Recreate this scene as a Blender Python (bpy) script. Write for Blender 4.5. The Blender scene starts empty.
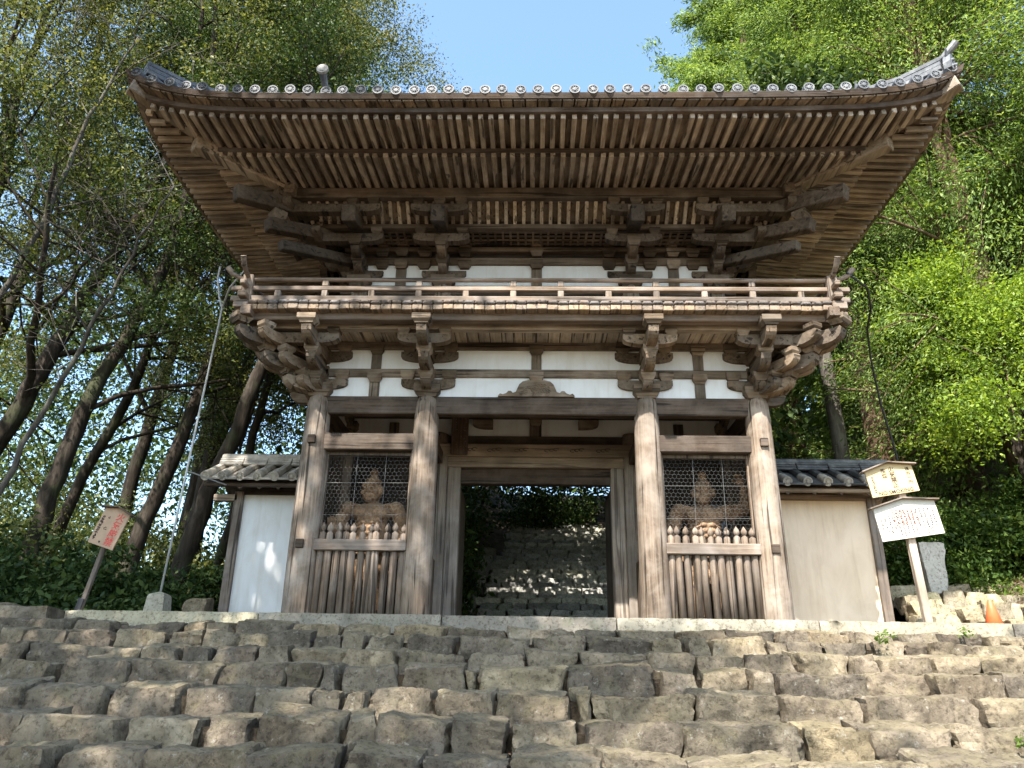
import bpy, math, random
import numpy as np
from mathutils import Vector, Matrix

# ------------------------------------------------------------------ camera, light, exposure
scene = bpy.context.scene
COL = scene.collection
cam_d = bpy.data.cameras.new("camera"); cam = bpy.data.objects.new("camera", cam_d); COL.objects.link(cam)
cam_d.sensor_width = 36.0; cam_d.lens = 766.0 / 1024.0 * 36.0; cam_d.clip_end = 2000; cam_d.clip_start = 0.05
YAW, PIT, ROLL = 0.0289, 0.3676, 0.0165
fwd = Vector((-math.sin(YAW) * math.cos(PIT), math.cos(YAW) * math.cos(PIT), math.sin(PIT)))
rgt = Vector((math.cos(YAW), math.sin(YAW), 0)); upv = rgt.cross(fwd)
r2 = rgt * math.cos(ROLL) + upv * math.sin(ROLL)
u2 = -rgt * math.sin(ROLL) + upv * math.cos(ROLL)
M = Matrix((r2, u2, -fwd)).transposed().to_4x4(); M.translation = Vector((-0.054, -10.6, -0.694))
cam.matrix_world = M
scene.camera = cam

SUN = Vector((-0.26, -0.735, 1.0)).normalized()
world = bpy.data.worlds.new("World"); scene.world = world; world.use_nodes = True
wn = world.node_tree.nodes; bg = wn["Background"]
sky = wn.new("ShaderNodeTexSky"); sky.sky_type = 'NISHITA'; sky.sun_disc = False
sky.sun_elevation = math.asin(SUN.z); sky.sun_rotation = math.atan2(SUN.x, SUN.y)
sky.air_density = 1.0; sky.dust_density = 2.0; sky.ozone_density = 0.6
sky_tint = wn.new("ShaderNodeMix"); sky_tint.data_type = 'RGBA'; sky_tint.blend_type = 'MULTIPLY'; sky_tint.inputs[0].default_value = 1.0
sky_tint.inputs[7].default_value = (0.92, 1.03, 1.03, 1)
world.node_tree.links.new(sky.outputs[0], sky_tint.inputs[6]); world.node_tree.links.new(sky_tint.outputs[2], bg.inputs[0]); bg.inputs[1].default_value = 0.15
sun_d = bpy.data.lights.new("sun", 'SUN'); sun_d.energy = 4.5; sun_d.angle = math.radians(0.53); sun_d.color = (1.0, 0.945, 0.86)
sun = bpy.data.objects.new("sun", sun_d); COL.objects.link(sun)
sun.rotation_euler = SUN.to_track_quat('Z', 'Y').to_euler(); sun.location = (-10, -20, 30)
scene.view_settings.view_transform = 'Standard'; scene.view_settings.look = 'None'
scene.view_settings.gamma = 1.0; scene.view_settings.use_curve_mapping = False
scene.view_settings.exposure = 1.70
scene.cycles.max_bounces = 6; scene.cycles.diffuse_bounces = 4; scene.cycles.transmission_bounces = 4
scene.cycles.transparent_max_bounces = 4; scene.cycles.caustics_reflective = False; scene.cycles.caustics_refractive = False

random.seed(11); RS = np.random.RandomState(11)

# ------------------------------------------------------------------ object helpers
def tag(o, label=None, cat=None, group=None, kind=None):
    if label: o["label"] = label
    if cat: o["category"] = cat
    if group: o["group"] = group
    if kind: o["kind"] = kind
    return o
def world_of(o):
    return (world_of(o.parent) @ o.matrix_parent_inverse if o.parent is not None else Matrix.Identity(4)) @ o.matrix_basis
def attach(o, parent):
    """parent o, keeping its coordinates as world coordinates"""
    if parent is not None:
        o.parent = parent; o.matrix_parent_inverse = world_of(parent).inverted()
def thing(name, label, cat, loc=(0, 0, 0), group=None):
    o = bpy.data.objects.new(name, None); COL.objects.link(o); o.location = loc
    o.empty_display_size = 0.2
    return tag(o, label, cat, group)
def link(name, me, mat=None, parent=None):
    if mat is not None and not me.materials: me.materials.append(mat)
    o = bpy.data.objects.new(name, me); COL.objects.link(o); attach(o, parent); return o

class MB:
    """collects shapes, links them as one mesh object"""
    def __init__(s): s.v = []; s.f = []
    def add(s, vs, fs):
        b = len(s.v); s.v.extend([tuple(p) for p in vs]); s.f.extend([tuple(i + b for i in f) for f in fs]); return s
    def box(s, lo, hi, c=0.0, mtx=None):
        (x0, y0, z0), (x1, y1, z1) = lo, hi
        if x0 > x1: x0, x1 = x1, x0
        if y0 > y1: y0, y1 = y1, y0
        if z0 > z1: z0, z1 = z1, z0
        if c <= 0:
            vs = [Vector(p) for p in ((x0,y0,z0),(x1,y0,z0),(x1,y1,z0),(x0,y1,z0),(x0,y0,z1),(x1,y0,z1),(x1,y1,z1),(x0,y1,z1))]
            fs = [(0,3,2,1),(4,5,6,7),(0,1,5,4),(1,2,6,5),(2,3,7,6),(3,0,4,7)]
        else:
            c = min(c, (x1-x0)*.45, (y1-y0)*.45, (z1-z0)*.45)
            vs = []; idx = {}
            for i in (0, 1):
                for j in (0, 1):
                    for k in (0, 1):
                        px, py, pz = (x0, x1)[i], (y0, y1)[j], (z0, z1)[k]
                        dx, dy, dz = (c, -c)[i], (c, -c)[j], (c, -c)[k]
                        for a, p in enumerate(((px, py+dy, pz+dz), (px+dx, py, pz+dz), (px+dx, py+dy, pz))):
                            idx[i, j, k, a] = len(vs); vs.append(Vector(p))
            fs = []
            for i in (0, 1):
                q = [idx[i,0,0,0], idx[i,1,0,0], idx[i,1,1,0], idx[i,0,1,0]]; fs.append(q if i else q[::-1])
                q = [idx[0,i,0,1], idx[0,i,1,1], idx[1,i,1,1], idx[1,i,0,1]]; fs.append(q if i else q[::-1])
                q = [idx[0,0,i,2], idx[1,0,i,2], idx[1,1,i,2], idx[0,1,i,2]]; fs.append(q if i else q[::-1])
            for j in (0, 1):
                for k in (0, 1):
                    q = [idx[0,j,k,1], idx[1,j,k,1], idx[1,j,k,2], idx[0,j,k,2]]; fs.append(q if j == k else q[::-1])
                    q = [idx[j,0,k,0], idx[j,1,k,0], idx[j,1,k,2], idx[j,0,k,2]]; fs.append(q[::-1] if j == k else q)
                    q = [idx[j,k,0,0], idx[j,k,1,0], idx[j,k,1,1], idx[j,k,0,1]]; fs.append(q if j == k else q[::-1])
                    for i in (0, 1):
                        pass
            for i in (0, 1):
                for j in (0, 1):
                    for k in (0, 1):
                        q = [idx[i,j,k,0], idx[i,j,k,1], idx[i,j,k,2]]
                        fs.append(q if (i + j + k) % 2 else q[::-1])
        if mtx is not None: vs = [mtx @ v for v in vs]
        return s.add(vs, fs)
    def beam(s, p0, p1, w, h, c=0.0, up=(0, 0, 1), ext=0.0):
        """box from p0 to p1 (centre line), width w, height h"""
        p0, p1 = Vector(p0), Vector(p1); d = p1 - p0; L = d.length; d.normalize()
        u = Vector(up); x = d.cross(u).normalized(); u = x.cross(d)
        m = Matrix((d, x, u)).transposed().to_4x4(); m.translation = p0
        return s.box((-ext, -w/2, -h/2), (L + ext, w/2, h/2), c, m)
    def tube(s, pts, rad, n=8, cap=True, ref=None):
        pts = [Vector(p) for p in pts]; k = len(pts); b = len(s.v)
        if not hasattr(rad, "__len__"): rad = [rad] * k
        prev = None
        for i in range(k):
            t = (pts[min(i+1, k-1)] - pts[max(i-1, 0)])
            if t.length < 1e-9: t = Vector((0, 0, 1))
            t.normalize()
            if prev is None:
                a = Vector(ref) if ref else (Vector((1, 0, 0)) if abs(t.x) < .8 else Vector((0, 1, 0)))
            else: a = prev
            a = (a - t * a.dot(t)).normalized(); prev = a; c = t.cross(a)
            for j in range(n):
                th = 2 * math.pi * j / n
                s.v.append(tuple(pts[i] + (a * math.cos(th) + c * math.sin(th)) * rad[i]))
        for i in range(k - 1):
            for j in range(n):
                j2 = (j + 1) % n
                s.f.append((b+i*n+j, b+i*n+j2, b+(i+1)*n+j2, b+(i+1)*n+j))
        if cap:
            s.f.append(tuple(b + j for j in range(n))[::-1]); s.f.append(tuple(b + (k-1)*n + j for j in range(n)))
        return s
    def prism(s, prof, a, b, mtx=None):
        """profile in (u, w) extruded along the middle axis from a to b: vertices (u, t, w)"""
        n = len(prof); vs = [Vector((u, a, w)) for u, w in prof] + [Vector((u, b, w)) for u, w in prof]
        fs = [tuple(range(n)), tuple(range(2*n-1, n-1, -1))] + [(i, i+n, (i+1) % n + n, (i+1) % n) for i in range(n)]
        if mtx is not None: vs = [mtx @ v for v in vs]
        return s.add(vs, fs)
    def mesh(s, name, smooth=False, fix=False):
        me = bpy.data.meshes.new(name); me.from_pydata(s.v, [], s.f); me.update()
        if fix:
            import bmesh
            bm = bmesh.new(); bm.from_mesh(me); bmesh.ops.recalc_face_normals(bm, faces=bm.faces); bm.to_mesh(me); bm.free()
        if smooth: me.polygons.foreach_set("use_smooth", [True] * len(me.polygons))
        return me
    def build(s, name, mat, parent=None, smooth=False, fix=False):
        return link(name, s.mesh(name, smooth, fix), mat, parent)

def text_mesh(body, size, mtx, thick=0.002):
    c = bpy.data.curves.new("writing", 'FONT'); c.body = body; c.size = size; c.extrude = thick; c.align_x = 'CENTER'; c.align_y = 'CENTER'; c.resolution_u = 3; c.offset = size * .012
    o = bpy.data.objects.new("writing", c); COL.objects.link(o)
    me = bpy.data.meshes.new_from_object(o.evaluated_get(bpy.context.evaluated_depsgraph_get()))
    bpy.data.objects.remove(o); bpy.data.curves.remove(c)
    me.transform(mtx); me.materials.clear()
    return me

# ------------------------------------------------------------------ materials
def new_mat(name):
    m = bpy.data.materials.new(name); m.use_nodes = True; return m, m.node_tree.nodes, m.node_tree.links, m.node_tree.nodes["Principled BSDF"]
def ramp(n, stops):
    r = n.new("ShaderNodeValToRGB"); e = r.color_ramp.elements
    e[0].position, e[0].color = stops[0][0], (*stops[0][1], 1)
    e[1].position, e[1].color = stops[-1][0], (*stops[-1][1], 1)
    for p, c in stops[1:-1]:
        x = e.new(p); x.color = (*c, 1)
    return r
def math_node(n, l, op, a, b):
    m = n.new("ShaderNodeMath"); m.operation = op
    for i, v in enumerate((a, b)):
        if isinstance(v, (int, float)): m.inputs[i].default_value = v
        else: l.new(v, m.inputs[i])
    return m.outputs[0]
def coords(n, l, scale, jitter=23.0):
    tc = n.new("ShaderNodeTexCoord"); oi = n.new("ShaderNodeObjectInfo")
    off = n.new("ShaderNodeVectorMath"); off.operation = 'SCALE'; off.inputs[0].default_value = (jitter, jitter * .7, jitter * 1.3)
    l.new(oi.outputs["Random"], off.inputs["Scale"])
    ad = n.new("ShaderNodeVectorMath"); ad.operation = 'ADD'
    l.new(tc.outputs["Object"], ad.inputs[0]); l.new(off.outputs[0], ad.inputs[1])
    mp = n.new("ShaderNodeMapping"); mp.inputs["Scale"].default_value = scale
    l.new(ad.outputs[0], mp.inputs[0]); return ad.outputs[0], mp.outputs[0], oi
def noise(n, l, vec, sc, det=5, rough=.6, dist=0.0):
    t = n.new("ShaderNodeTexNoise"); t.inputs["Scale"].default_value = sc; t.inputs["Detail"].default_value = det
    t.inputs["Roughness"].default_value = rough; t.inputs["Distortion"].default_value = dist
    l.new(vec, t.inputs["Vector"]); return t.outputs["Fac"]
def mix(n, l, fac, a, b, mode='MIX'):
    m = n.new("ShaderNodeMix"); m.data_type = 'RGBA'; m.blend_type = mode
    for s, v in ((0, fac), (6, a), (7, b)):
        if isinstance(v, (int, float)): m.inputs[s].default_value = v
        elif isinstance(v, tuple): m.inputs[s].default_value = (*v, 1)
        else: l.new(v, m.inputs[s])
    return m.outputs[2]
_wood = {}
def wood(axis, dark, light, grey=(.30, .27, .25), g=.3, vary=.35, crack=.5, fine=34.0, bump=.35, rough=.85):
    """weathered timber with the grain along one axis"""
    key = (axis, dark, light, grey, g, vary, crack, fine)
    if key in _wood: return _wood[key]
    m, n, l, b = new_mat("weathered_timber")
    s = [fine] * 3; s["xyz".index(axis)] = 1.1
    raw, vec, oi = coords(n, l, tuple(s))
    f1 = noise(n, l, vec, 1.0, 6, .7, .25)
    r1 = ramp(n, [(.28, dark), (.5, tuple((a + c) / 2 for a, c in zip(dark, light))), (.72, light)]); l.new(f1, r1.inputs[0])
    f2 = noise(n, l, raw, 2.3, 5, .65, .4)
    r2 = ramp(n, [(.42, (0, 0, 0)), (.66, (1, 1, 1))]); l.new(f2, r2.inputs[0])
    c = mix(n, l, math_node(n, l, 'MULTIPLY', r2.outputs[0], g), r1.outputs[0], grey)
    s2 = [14.0] * 3; s2["xyz".index(axis)] = .5
    mp2 = n.new("ShaderNodeMapping"); mp2.inputs["Scale"].default_value = tuple(s2); l.new(raw, mp2.inputs[0])
    f3 = noise(n, l, mp2.outputs[0], 1.0, 3, .5, .6)
    r3 = ramp(n, [(.36, (1 - crack,) * 3), (.405, (1, 1, 1))]); l.new(f3, r3.inputs[0])
    c = mix(n, l, 1.0, c, r3.outputs[0], 'MULTIPLY')
    geo = n.new("ShaderNodeNewGeometry")
    rv = math_node(n, l, 'ADD', math_node(n, l, 'MULTIPLY', oi.outputs["Random"], .5), math_node(n, l, 'MULTIPLY', geo.outputs["Random Per Island"], .5))
    val = math_node(n, l, 'ADD', math_node(n, l, 'MULTIPLY', rv, vary * 2), 1 - vary)
    f4 = noise(n, l, raw, .75, 4, .55, .8); r4 = ramp(n, [(.34, (.62,) * 3), (.62, (1.22,) * 3)]); l.new(f4, r4.inputs[0]); val = math_node(n, l, 'MULTIPLY', val, r4.outputs[0])
    h = n.new("ShaderNodeHueSaturation"); l.new(c, h.inputs["Color"]); l.new(val, h.inputs["Value"])
    l.new(math_node(n, l, 'ADD', math_node(n, l, 'MULTIPLY', geo.outputs["Random Per Island"], .3), .85), h.inputs["Saturation"])
    l.new(h.outputs[0], b.inputs["Base Color"]); b.inputs["Roughness"].default_value = rough
    b.inputs["Specular IOR Level"].default_value = .25
    bp = n.new("ShaderNodeBump"); bp.inputs["Strength"].default_value = bump; bp.inputs["Distance"].default_value = .012
    l.new(math_node(n, l, 'ADD', f1, math_node(n, l, 'MULTIPLY', r3.outputs[0], .8)), bp.inputs["Height"]); l.new(bp.outputs[0], b.inputs["Normal"])
    _wood[key] = m; return m
def W_col(a='z'):   return wood(a, (.050, .036, .027), (.265, .202, .150), (.34, .29, .245), .6, .22, .78, 30.0)
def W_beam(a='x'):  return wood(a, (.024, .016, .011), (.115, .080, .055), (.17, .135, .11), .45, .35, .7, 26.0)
def W_eave(a='y'):  return wood(a, (.16, .115, .078), (.56, .450, .335), (.54, .475, .40), .55, .55, .7, 26.0)
def W_board(a='y'): return wood(a, (.075, .050, .033), (.28, .205, .140), (.32, .26, .20), .5, .45, .6, 20.0)  # darker than the rafters: shade of the rafter gaps put into the colour
def W_soft(a='y'):  return wood(a, (.055, .037, .024), (.18, .130, .088), (.22, .175, .135), .45, .35, .65, 22.0)
def W_brk(a='y'):   return wood(a, (.050, .034, .022), (.26, .192, .132), (.33, .275, .22), .55, .55, .7, 24.0)
def W_up(a='y'):    return wood(a, (.028, .019, .013), (.165, .120, .083), (.21, .17, .135), .5, .5, .65, 24.0)  # darker copy of the bracket timber: eave shade put into the colour
def W_rail(a='x'):  return wood(a, (.080, .057, .042), (.32, .245, .185), (.30, .26, .235), .6, .35, .7, 26.0)
def W_fence(a='z'): return wood(a, (.070, .050, .037), (.30, .230, .175), (.31, .265, .23), .5, .35, .7, 30.0)
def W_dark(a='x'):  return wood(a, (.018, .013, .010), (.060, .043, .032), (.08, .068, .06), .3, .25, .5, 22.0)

def plaster(name, base, stain, amt):
    m, n, l, b = new_mat(name)
    raw, vec, oi = coords(n, l, (1.2, 1.2, .7), 9)
    f = noise(n, l, vec, 2.2, 7, .62, .4); r = ramp(n, [(.40, base), (.72, tuple(a * (1 - amt) + s * amt for a, s in zip(base, stain)))]); l.new(f, r.inputs[0])
    mp3 = n.new('ShaderNodeMapping'); mp3.inputs['Scale'].default_value = (7, 7, .6); l.new(raw, mp3.inputs[0]); f2 = noise(n, l, mp3.outputs[0], 1.0, 6, .65, .3); r2 = ramp(n, [(.50, (1, 1, 1)), (.72, (.66, .58, .48))]); l.new(f2, r2.inputs[0])
    c = mix(n, l, amt * .75, r.outputs[0], mix(n, l, 1.0, r.outputs[0], r2.outputs[0], 'MULTIPLY'))
    l.new(c, b.inputs["Base Color"]); b.inputs["Roughness"].default_value = .92; b.inputs["Specular IOR Level"].default_value = .15
    bp = n.new("ShaderNodeBump"); bp.inputs["Strength"].default_value = .15; bp.inputs["Distance"].default_value = .01; l.new(noise(n, l, raw, 30, 4), bp.inputs["Height"]); l.new(bp.outputs[0], b.inputs["Normal"])
    return m
M_plaster = plaster("white_plaster", (.80, .81, .82), (.56, .50, .42), .40)
M_plaster_cream = plaster("cream_plaster", (.95, .76, .57), (.64, .46, .30), .5)

def stone(name, cols, moss, pale, moss_amt=.5, bump=.6, scale=1.0, veins=.3):
    m, n, l, b = new_mat(name)
    raw, vec, oi = coords(n, l, (scale,) * 3, 31)
    geo = n.new("ShaderNodeNewGeometry")
    f = noise(n, l, vec, 3.2, 8, .68, .5); r = ramp(n, [(.30, cols[0]), (.50, cols[1]), (.70, cols[2])]); l.new(f, r.inputs[0])
    tint = ramp(n, [(0, (.78, .74, .70)), (.5, (1, .98, .95)), (1, (1.12, 1.10, 1.0))])
    l.new(geo.outputs["Random Per Island"], tint.inputs[0]); c = mix(n, l, 1.0, r.outputs[0], tint.outputs[0], 'MULTIPLY')
    tint2 = ramp(n, [(0, (.62, .61, .62)), (.35, (.9, .87, .84)), (.7, (1.05, 1.02, .96)), (1, (1.38, 1.30, 1.10))]); l.new(oi.outputs["Random"], tint2.inputs[0])
    c = mix(n, l, 1.0, c, tint2.outputs[0], 'MULTIPLY')
    # lichen and moss grow on upward faces
    fm = noise(n, l, vec, 5.5, 7, .7, .3); sep = n.new("ShaderNodeSeparateXYZ"); l.new(geo.outputs["Normal"], sep.inputs[0])
    up = math_node(n, l, 'ADD', math_node(n, l, 'MULTIPLY', sep.outputs[2], .16), fm)
    rm = ramp(n, [(.54, (0, 0, 0)), (.70, (1, 1, 1))]); l.new(up, rm.inputs[0])
    c = mix(n, l, math_node(n, l, 'MULTIPLY', rm.outputs[0], moss_amt), c, moss)
    fp = noise(n, l, vec, 16, 5, .7); rp = ramp(n, [(.60, (0, 0, 0)), (.68, (1, 1, 1))]); l.new(fp, rp.inputs[0])
    c = mix(n, l, math_node(n, l, 'MULTIPLY', rp.outputs[0], .45), c, pale)
    fd = noise(n, l, vec, 26, 6, .75); rd = ramp(n, [(.36, (.45, .43, .41)), (.50, (1, 1, 1))]); l.new(fd, rd.inputs[0])
    c = mix(n, l, 1.0, c, rd.outputs[0], 'MULTIPLY')
    dv = n.new("ShaderNodeVectorMath"); dv.operation = 'ADD'; tn = n.new("ShaderNodeTexNoise"); tn.inputs["Scale"].default_value = 3.0; tn.inputs["Detail"].default_value = 4
    l.new(vec, tn.inputs["Vector"]); sv = n.new("ShaderNodeVectorMath"); sv.operation = 'SCALE'; sv.inputs["Scale"].default_value = .55; l.new(tn.outputs["Color"], sv.inputs[0]); l.new(vec, dv.inputs[0]); l.new(sv.outputs[0], dv.inputs[1])
    vo = n.new("ShaderNodeTexVoronoi"); vo.feature = 'DISTANCE_TO_EDGE'; vo.inputs["Scale"].default_value = 1.6; l.new(dv.outputs[0], vo.inputs["Vector"])
    rv_ = ramp(n, [(.004, (.38, .35, .32)), (.018, (1, 1, 1))]); l.new(vo.outputs["Distance"], rv_.inputs[0]); c = mix(n, l, veins, c, mix(n, l, 1.0, c, rv_.outputs[0], 'MULTIPLY'))
    l.new(c, b.inputs["Base Color"]); b.inputs["Roughness"].default_value = .9; b.inputs["Specular IOR Level"].default_value = .25
    bp = n.new("ShaderNodeBump"); bp.inputs["Strength"].default_value = bump; bp.inputs["Distance"].default_value = .03
    hh = math_node(n, l, 'ADD', math_node(n, l, 'MULTIPLY', noise(n, l, vec, 9, 9, .72, .4), 1.0), math_node(n, l, 'MULTIPLY', fd, .35))
    l.new(hh, bp.inputs["Height"]); l.new(bp.outputs[0], b.inputs["Normal"])
    return m
M_stone = stone("step_stone", ((.074, .063, .049), (.178, .152, .119), (.31, .268, .212)), (.19, .165, .085), (.38, .36, .31), .34, .9)
M_kerb = stone("dressed_kerb_stone", ((.19, .18, .16), (.28, .265, .235), (.36, .34, .30)), (.19, .20, .12), (.42, .41, .36), .45, .35, 1.0, 0.0)
M_marker = stone("white_marker_stone", ((.55, .54, .50), (.70, .69, .65), (.80, .79, .75)), (.45, .44, .36), (.85, .84, .80), .3, .3, 1.0, 0.0)
M_backstone = stone("mossy_back_stone", ((.17, .175, .178), (.34, .35, .35), (.48, .485, .48)), (.13, .17, .07), (.36, .37, .35), .4)
M_rock = stone("pale_rock", ((.19, .165, .12), (.32, .285, .215), (.45, .405, .325)), (.28, .27, .12), (.60, .57, .48), .4)
M_conc = stone("old_concrete", ((.26, .24, .20), (.36, .34, .28), (.44, .42, .36)), (.24, .24, .14), (.5, .48, .42), .4, .2, 1.0, 0.0)

def tile_mat(name, a, b_, c_):
    m, n, l, b = new_mat(name)
    raw, vec, oi = coords(n, l, (1,) * 3, 17); geo = n.new("ShaderNodeNewGeometry")
    f = noise(n, l, vec, 7, 6, .65); r = ramp(n, [(.32, a), (.52, b_), (.72, c_)]); l.new(f, r.inputs[0])
    tint = ramp(n, [(0, (.55, .57, .62)), (.6, (1, 1, 1)), (1, (1.5, 1.45, 1.35))])
    l.new(math_node(n, l, 'ADD', math_node(n, l, 'MULTIPLY', geo.outputs["Random Per Island"], .5), math_node(n, l, 'MULTIPLY', oi.outputs["Random"], .5)), tint.inputs[0])
    l.new(mix(n, l, 1.0, r.outputs[0], tint.outputs[0], 'MULTIPLY'), b.inputs["Base Color"]); b.inputs["Roughness"].default_value = .6
    bp = n.new("ShaderNodeBump"); bp.inputs["Strength"].default_value = .2; bp.inputs["Distance"].default_value = .01; l.new(noise(n, l, vec, 40, 4), bp.inputs["Height"]); l.new(bp.outputs[0], b.inputs["Normal"])
    return m
M_tile = tile_mat("grey_roof_tile", (.05, .055, .063), (.12, .127, .14), (.25, .253, .26))
M_tile_warm = tile_mat("sun_bleached_tile", (.22, .195, .16), (.40, .36, .305), (.54, .50, .44))
M_tile_dark = tile_mat("dark_roof_tile", (.025, .025, .026), (.075, .075, .075), (.17, .165, .16))

def flat(name, col, rough=.6, metal=0.0, var=.12, sc=12.0):
    m, n, l, b = new_mat(name)
    raw, vec, oi = coords(n, l, (1,) * 3, 5); f = noise(n, l, vec, sc, 5)
    r = ramp(n, [(.3, tuple(c * (1 - var) for c in col)), (.7, tuple(min(1, c * (1 + var)) for c in col))]); l.new(f, r.inputs[0])
    l.new(r.outputs[0], b.inputs["Base Color"]); b.inputs["Roughness"].default_value = rough; b.inputs["Metallic"].default_value = metal
    return m
M_wire = flat("galvanised_wire", (.15, .15, .145), .5, .3)
M_pole = flat("pale_conduit", (.46, .46, .45), .5, .1)
M_black = flat("black_cable", (.02, .02, .022), .6)
M_signpale = flat("pale_signboard", (.56, .53, .47), .8, 0, .05)
M_signyellow = flat("yellowed_signboard", (.55, .42, .23), .8, 0, .08, 5)
M_signbrown = flat("brown_signboard", (.44, .30, .20), .8, 0, .15, 5)
M_ink = flat("faded_ink", (.035, .022, .02), .8)
M_redbrown = flat("faded_red_ink", (.38, .10, .06), .8)
M_red = flat("red_paint", (.62, .06, .05), .6)
M_cone = flat("orange_plastic", (.78, .15, .05), .45, 0, .08)
M_statue = stone("old_carved_wood", ((.12, .070, .042), (.26, .168, .106), (.40, .28, .19)), (.30, .25, .19), (.36, .30, .23), .35, .35, 2.0, 0.0)
M_gap_light = flat("blue_grey_daylight", (.20, .23, .27), .8)  # colour standing in for daylight through a gap in the bay

def leaf_mat(name, cols, trans=.35, rough=.5):
    m, n, l, b = new_mat(name)
    geo = n.new("ShaderNodeNewGeometry"); oi = n.new("ShaderNodeObjectInfo")
    tc = n.new("ShaderNodeTexCoord"); f = noise(n, l, tc.outputs["Object"], .8, 3)
    k = math_node(n, l, 'ADD', math_node(n, l, 'MULTIPLY', geo.outputs["Random Per Island"], .6), math_node(n, l, 'MULTIPLY', f, .4))
    r = ramp(n, [(.15 + .7 * i / (len(cols) - 1), c) for i, c in enumerate(cols)]); l.new(k, r.inputs[0])
    l.new(r.outputs[0], b.inputs["Base Color"]); b.inputs["Roughness"].default_value = rough; b.inputs["Specular IOR Level"].default_value = .14
    t = n.new("ShaderNodeBsdfTranslucent")
    tcx = mix(n, l, 1.0, r.outputs[0], (1.35, 1.3, .6), 'MULTIPLY'); l.new(tcx, t.inputs[0])
    mx = n.new("ShaderNodeMixShader"); mx.inputs[0].default_value = trans
    out = n["Material Output"]; l.new(b.outputs[0], mx.inputs[1]); l.new(t.outputs[0], mx.inputs[2]); l.new(mx.outputs[0], out.inputs[0])
    return m
L_gold = leaf_mat("golden_olive_leaf", [(.050, .055, .018), (.15, .145, .042), (.31, .28, .10), (.50, .44, .23)], .36, .5)
L_dark = leaf_mat("dark_green_leaf", [(.012, .028, .010), (.028, .055, .016), (.058, .092, .026), (.13, .17, .055)], .26, .5)
L_olive = leaf_mat("olive_leaf", [(.028, .042, .014), (.070, .092, .026), (.15, .165, .055), (.30, .29, .13)], .34, .5)
L_bright = leaf_mat("bright_green_leaf", [(.050, .095, .014), (.13, .21, .026), (.23, .33, .045), (.36, .44, .10)], .42)
L_cedar = leaf_mat("cypress_leaf", [(.040, .075, .020), (.105, .175, .040), (.20, .285, .075), (.36, .43, .17)], .40, .55)
L_mid = leaf_mat("glossy_green_leaf", [(.016, .036, .009), (.038, .075, .015), (.080, .135, .026), (.20, .26, .07)], .32, .42)
L_litter = leaf_mat("fallen_leaf", [(.10, .06, .035), (.20, .13, .075), (.30, .21, .13), (.38, .30, .20)], .2, .8)
L_weed = leaf_mat("weed_leaf", [(.06, .10, .02), (.12, .19, .04), (.19, .27, .07)], .4)

def bark(name, a, b_, c_, moss=(.07, .09, .04)):
    m, n, l, b = new_mat(name)
    raw, vec, oi = coords(n, l, (9, 9, 1.6), 13); f = noise(n, l, vec, 1.0, 7, .7, .5)
    r = ramp(n, [(.30, a), (.52, b_), (.72, c_)]); l.new(f, r.inputs[0])
    f2 = noise(n, l, raw, 1.4, 5, .6); rr = ramp(n, [(.52, (0, 0, 0)), (.66, (1, 1, 1))]); l.new(f2, rr.inputs[0])
    c = mix(n, l, math_node(n, l, 'MULTIPLY', rr.outputs[0], .5), r.outputs[0], moss)
    l.new(c, b.inputs["Base Color"]); b.inputs["Roughness"].default_value = .95; b.inputs["Specular IOR Level"].default_value = .1
    bp = n.new("ShaderNodeBump"); bp.inputs["Strength"].default_value = .6; bp.inputs["Distance"].default_value = .04; l.new(f, bp.inputs["Height"]); l.new(bp.outputs[0], b.inputs["Normal"])
    return m
B_dark = bark("dark_bark", (.016, .013, .010), (.042, .034, .027), (.095, .08, .065))
B_grey = bark("grey_bark", (.04, .035, .03), (.10, .088, .076), (.20, .18, .155), (.16, .16, .12))
B_red = bark("cedar_bark", (.05, .030, .020), (.12, .075, .050), (.24, .165, .12), (.16, .15, .10))

def ground_mat(name, a, b_, c_):
    m, n, l, b = new_mat(name)
    raw, vec, oi = coords(n, l, (1,) * 3, 0); f = noise(n, l, vec, 1.3, 9, .7, .3); r = ramp(n, [(.32, a), (.5, b_), (.7, c_)]); l.new(f, r.inputs[0])
    f2 = noise(n, l, vec, 30, 6, .75); rr = ramp(n, [(.35, (.5, .5, .5)), (.6, (1.15, 1.1, 1.05))]); l.new(f2, rr.inputs[0])
    l.new(mix(n, l, 1.0, r.outputs[0], rr.outputs[0], 'MULTIPLY'), b.inputs["Base Color"]); b.inputs["Roughness"].default_value = .95; b.inputs["Specular IOR Level"].default_value = .1
    bp = n.new("ShaderNodeBump"); bp.inputs["Strength"].default_value = .7; bp.inputs["Distance"].default_value = .05; l.new(f2, bp.inputs["Height"]); l.new(bp.outputs[0], b.inputs["Normal"])
    return m
M_ground = ground_mat("forest_soil", (.055, .042, .028), (.13, .10, .07), (.22, .18, .125))
M_soil = ground_mat("step_soil", (.028, .022, .016), (.065, .052, .038), (.13, .105, .078))

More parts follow.
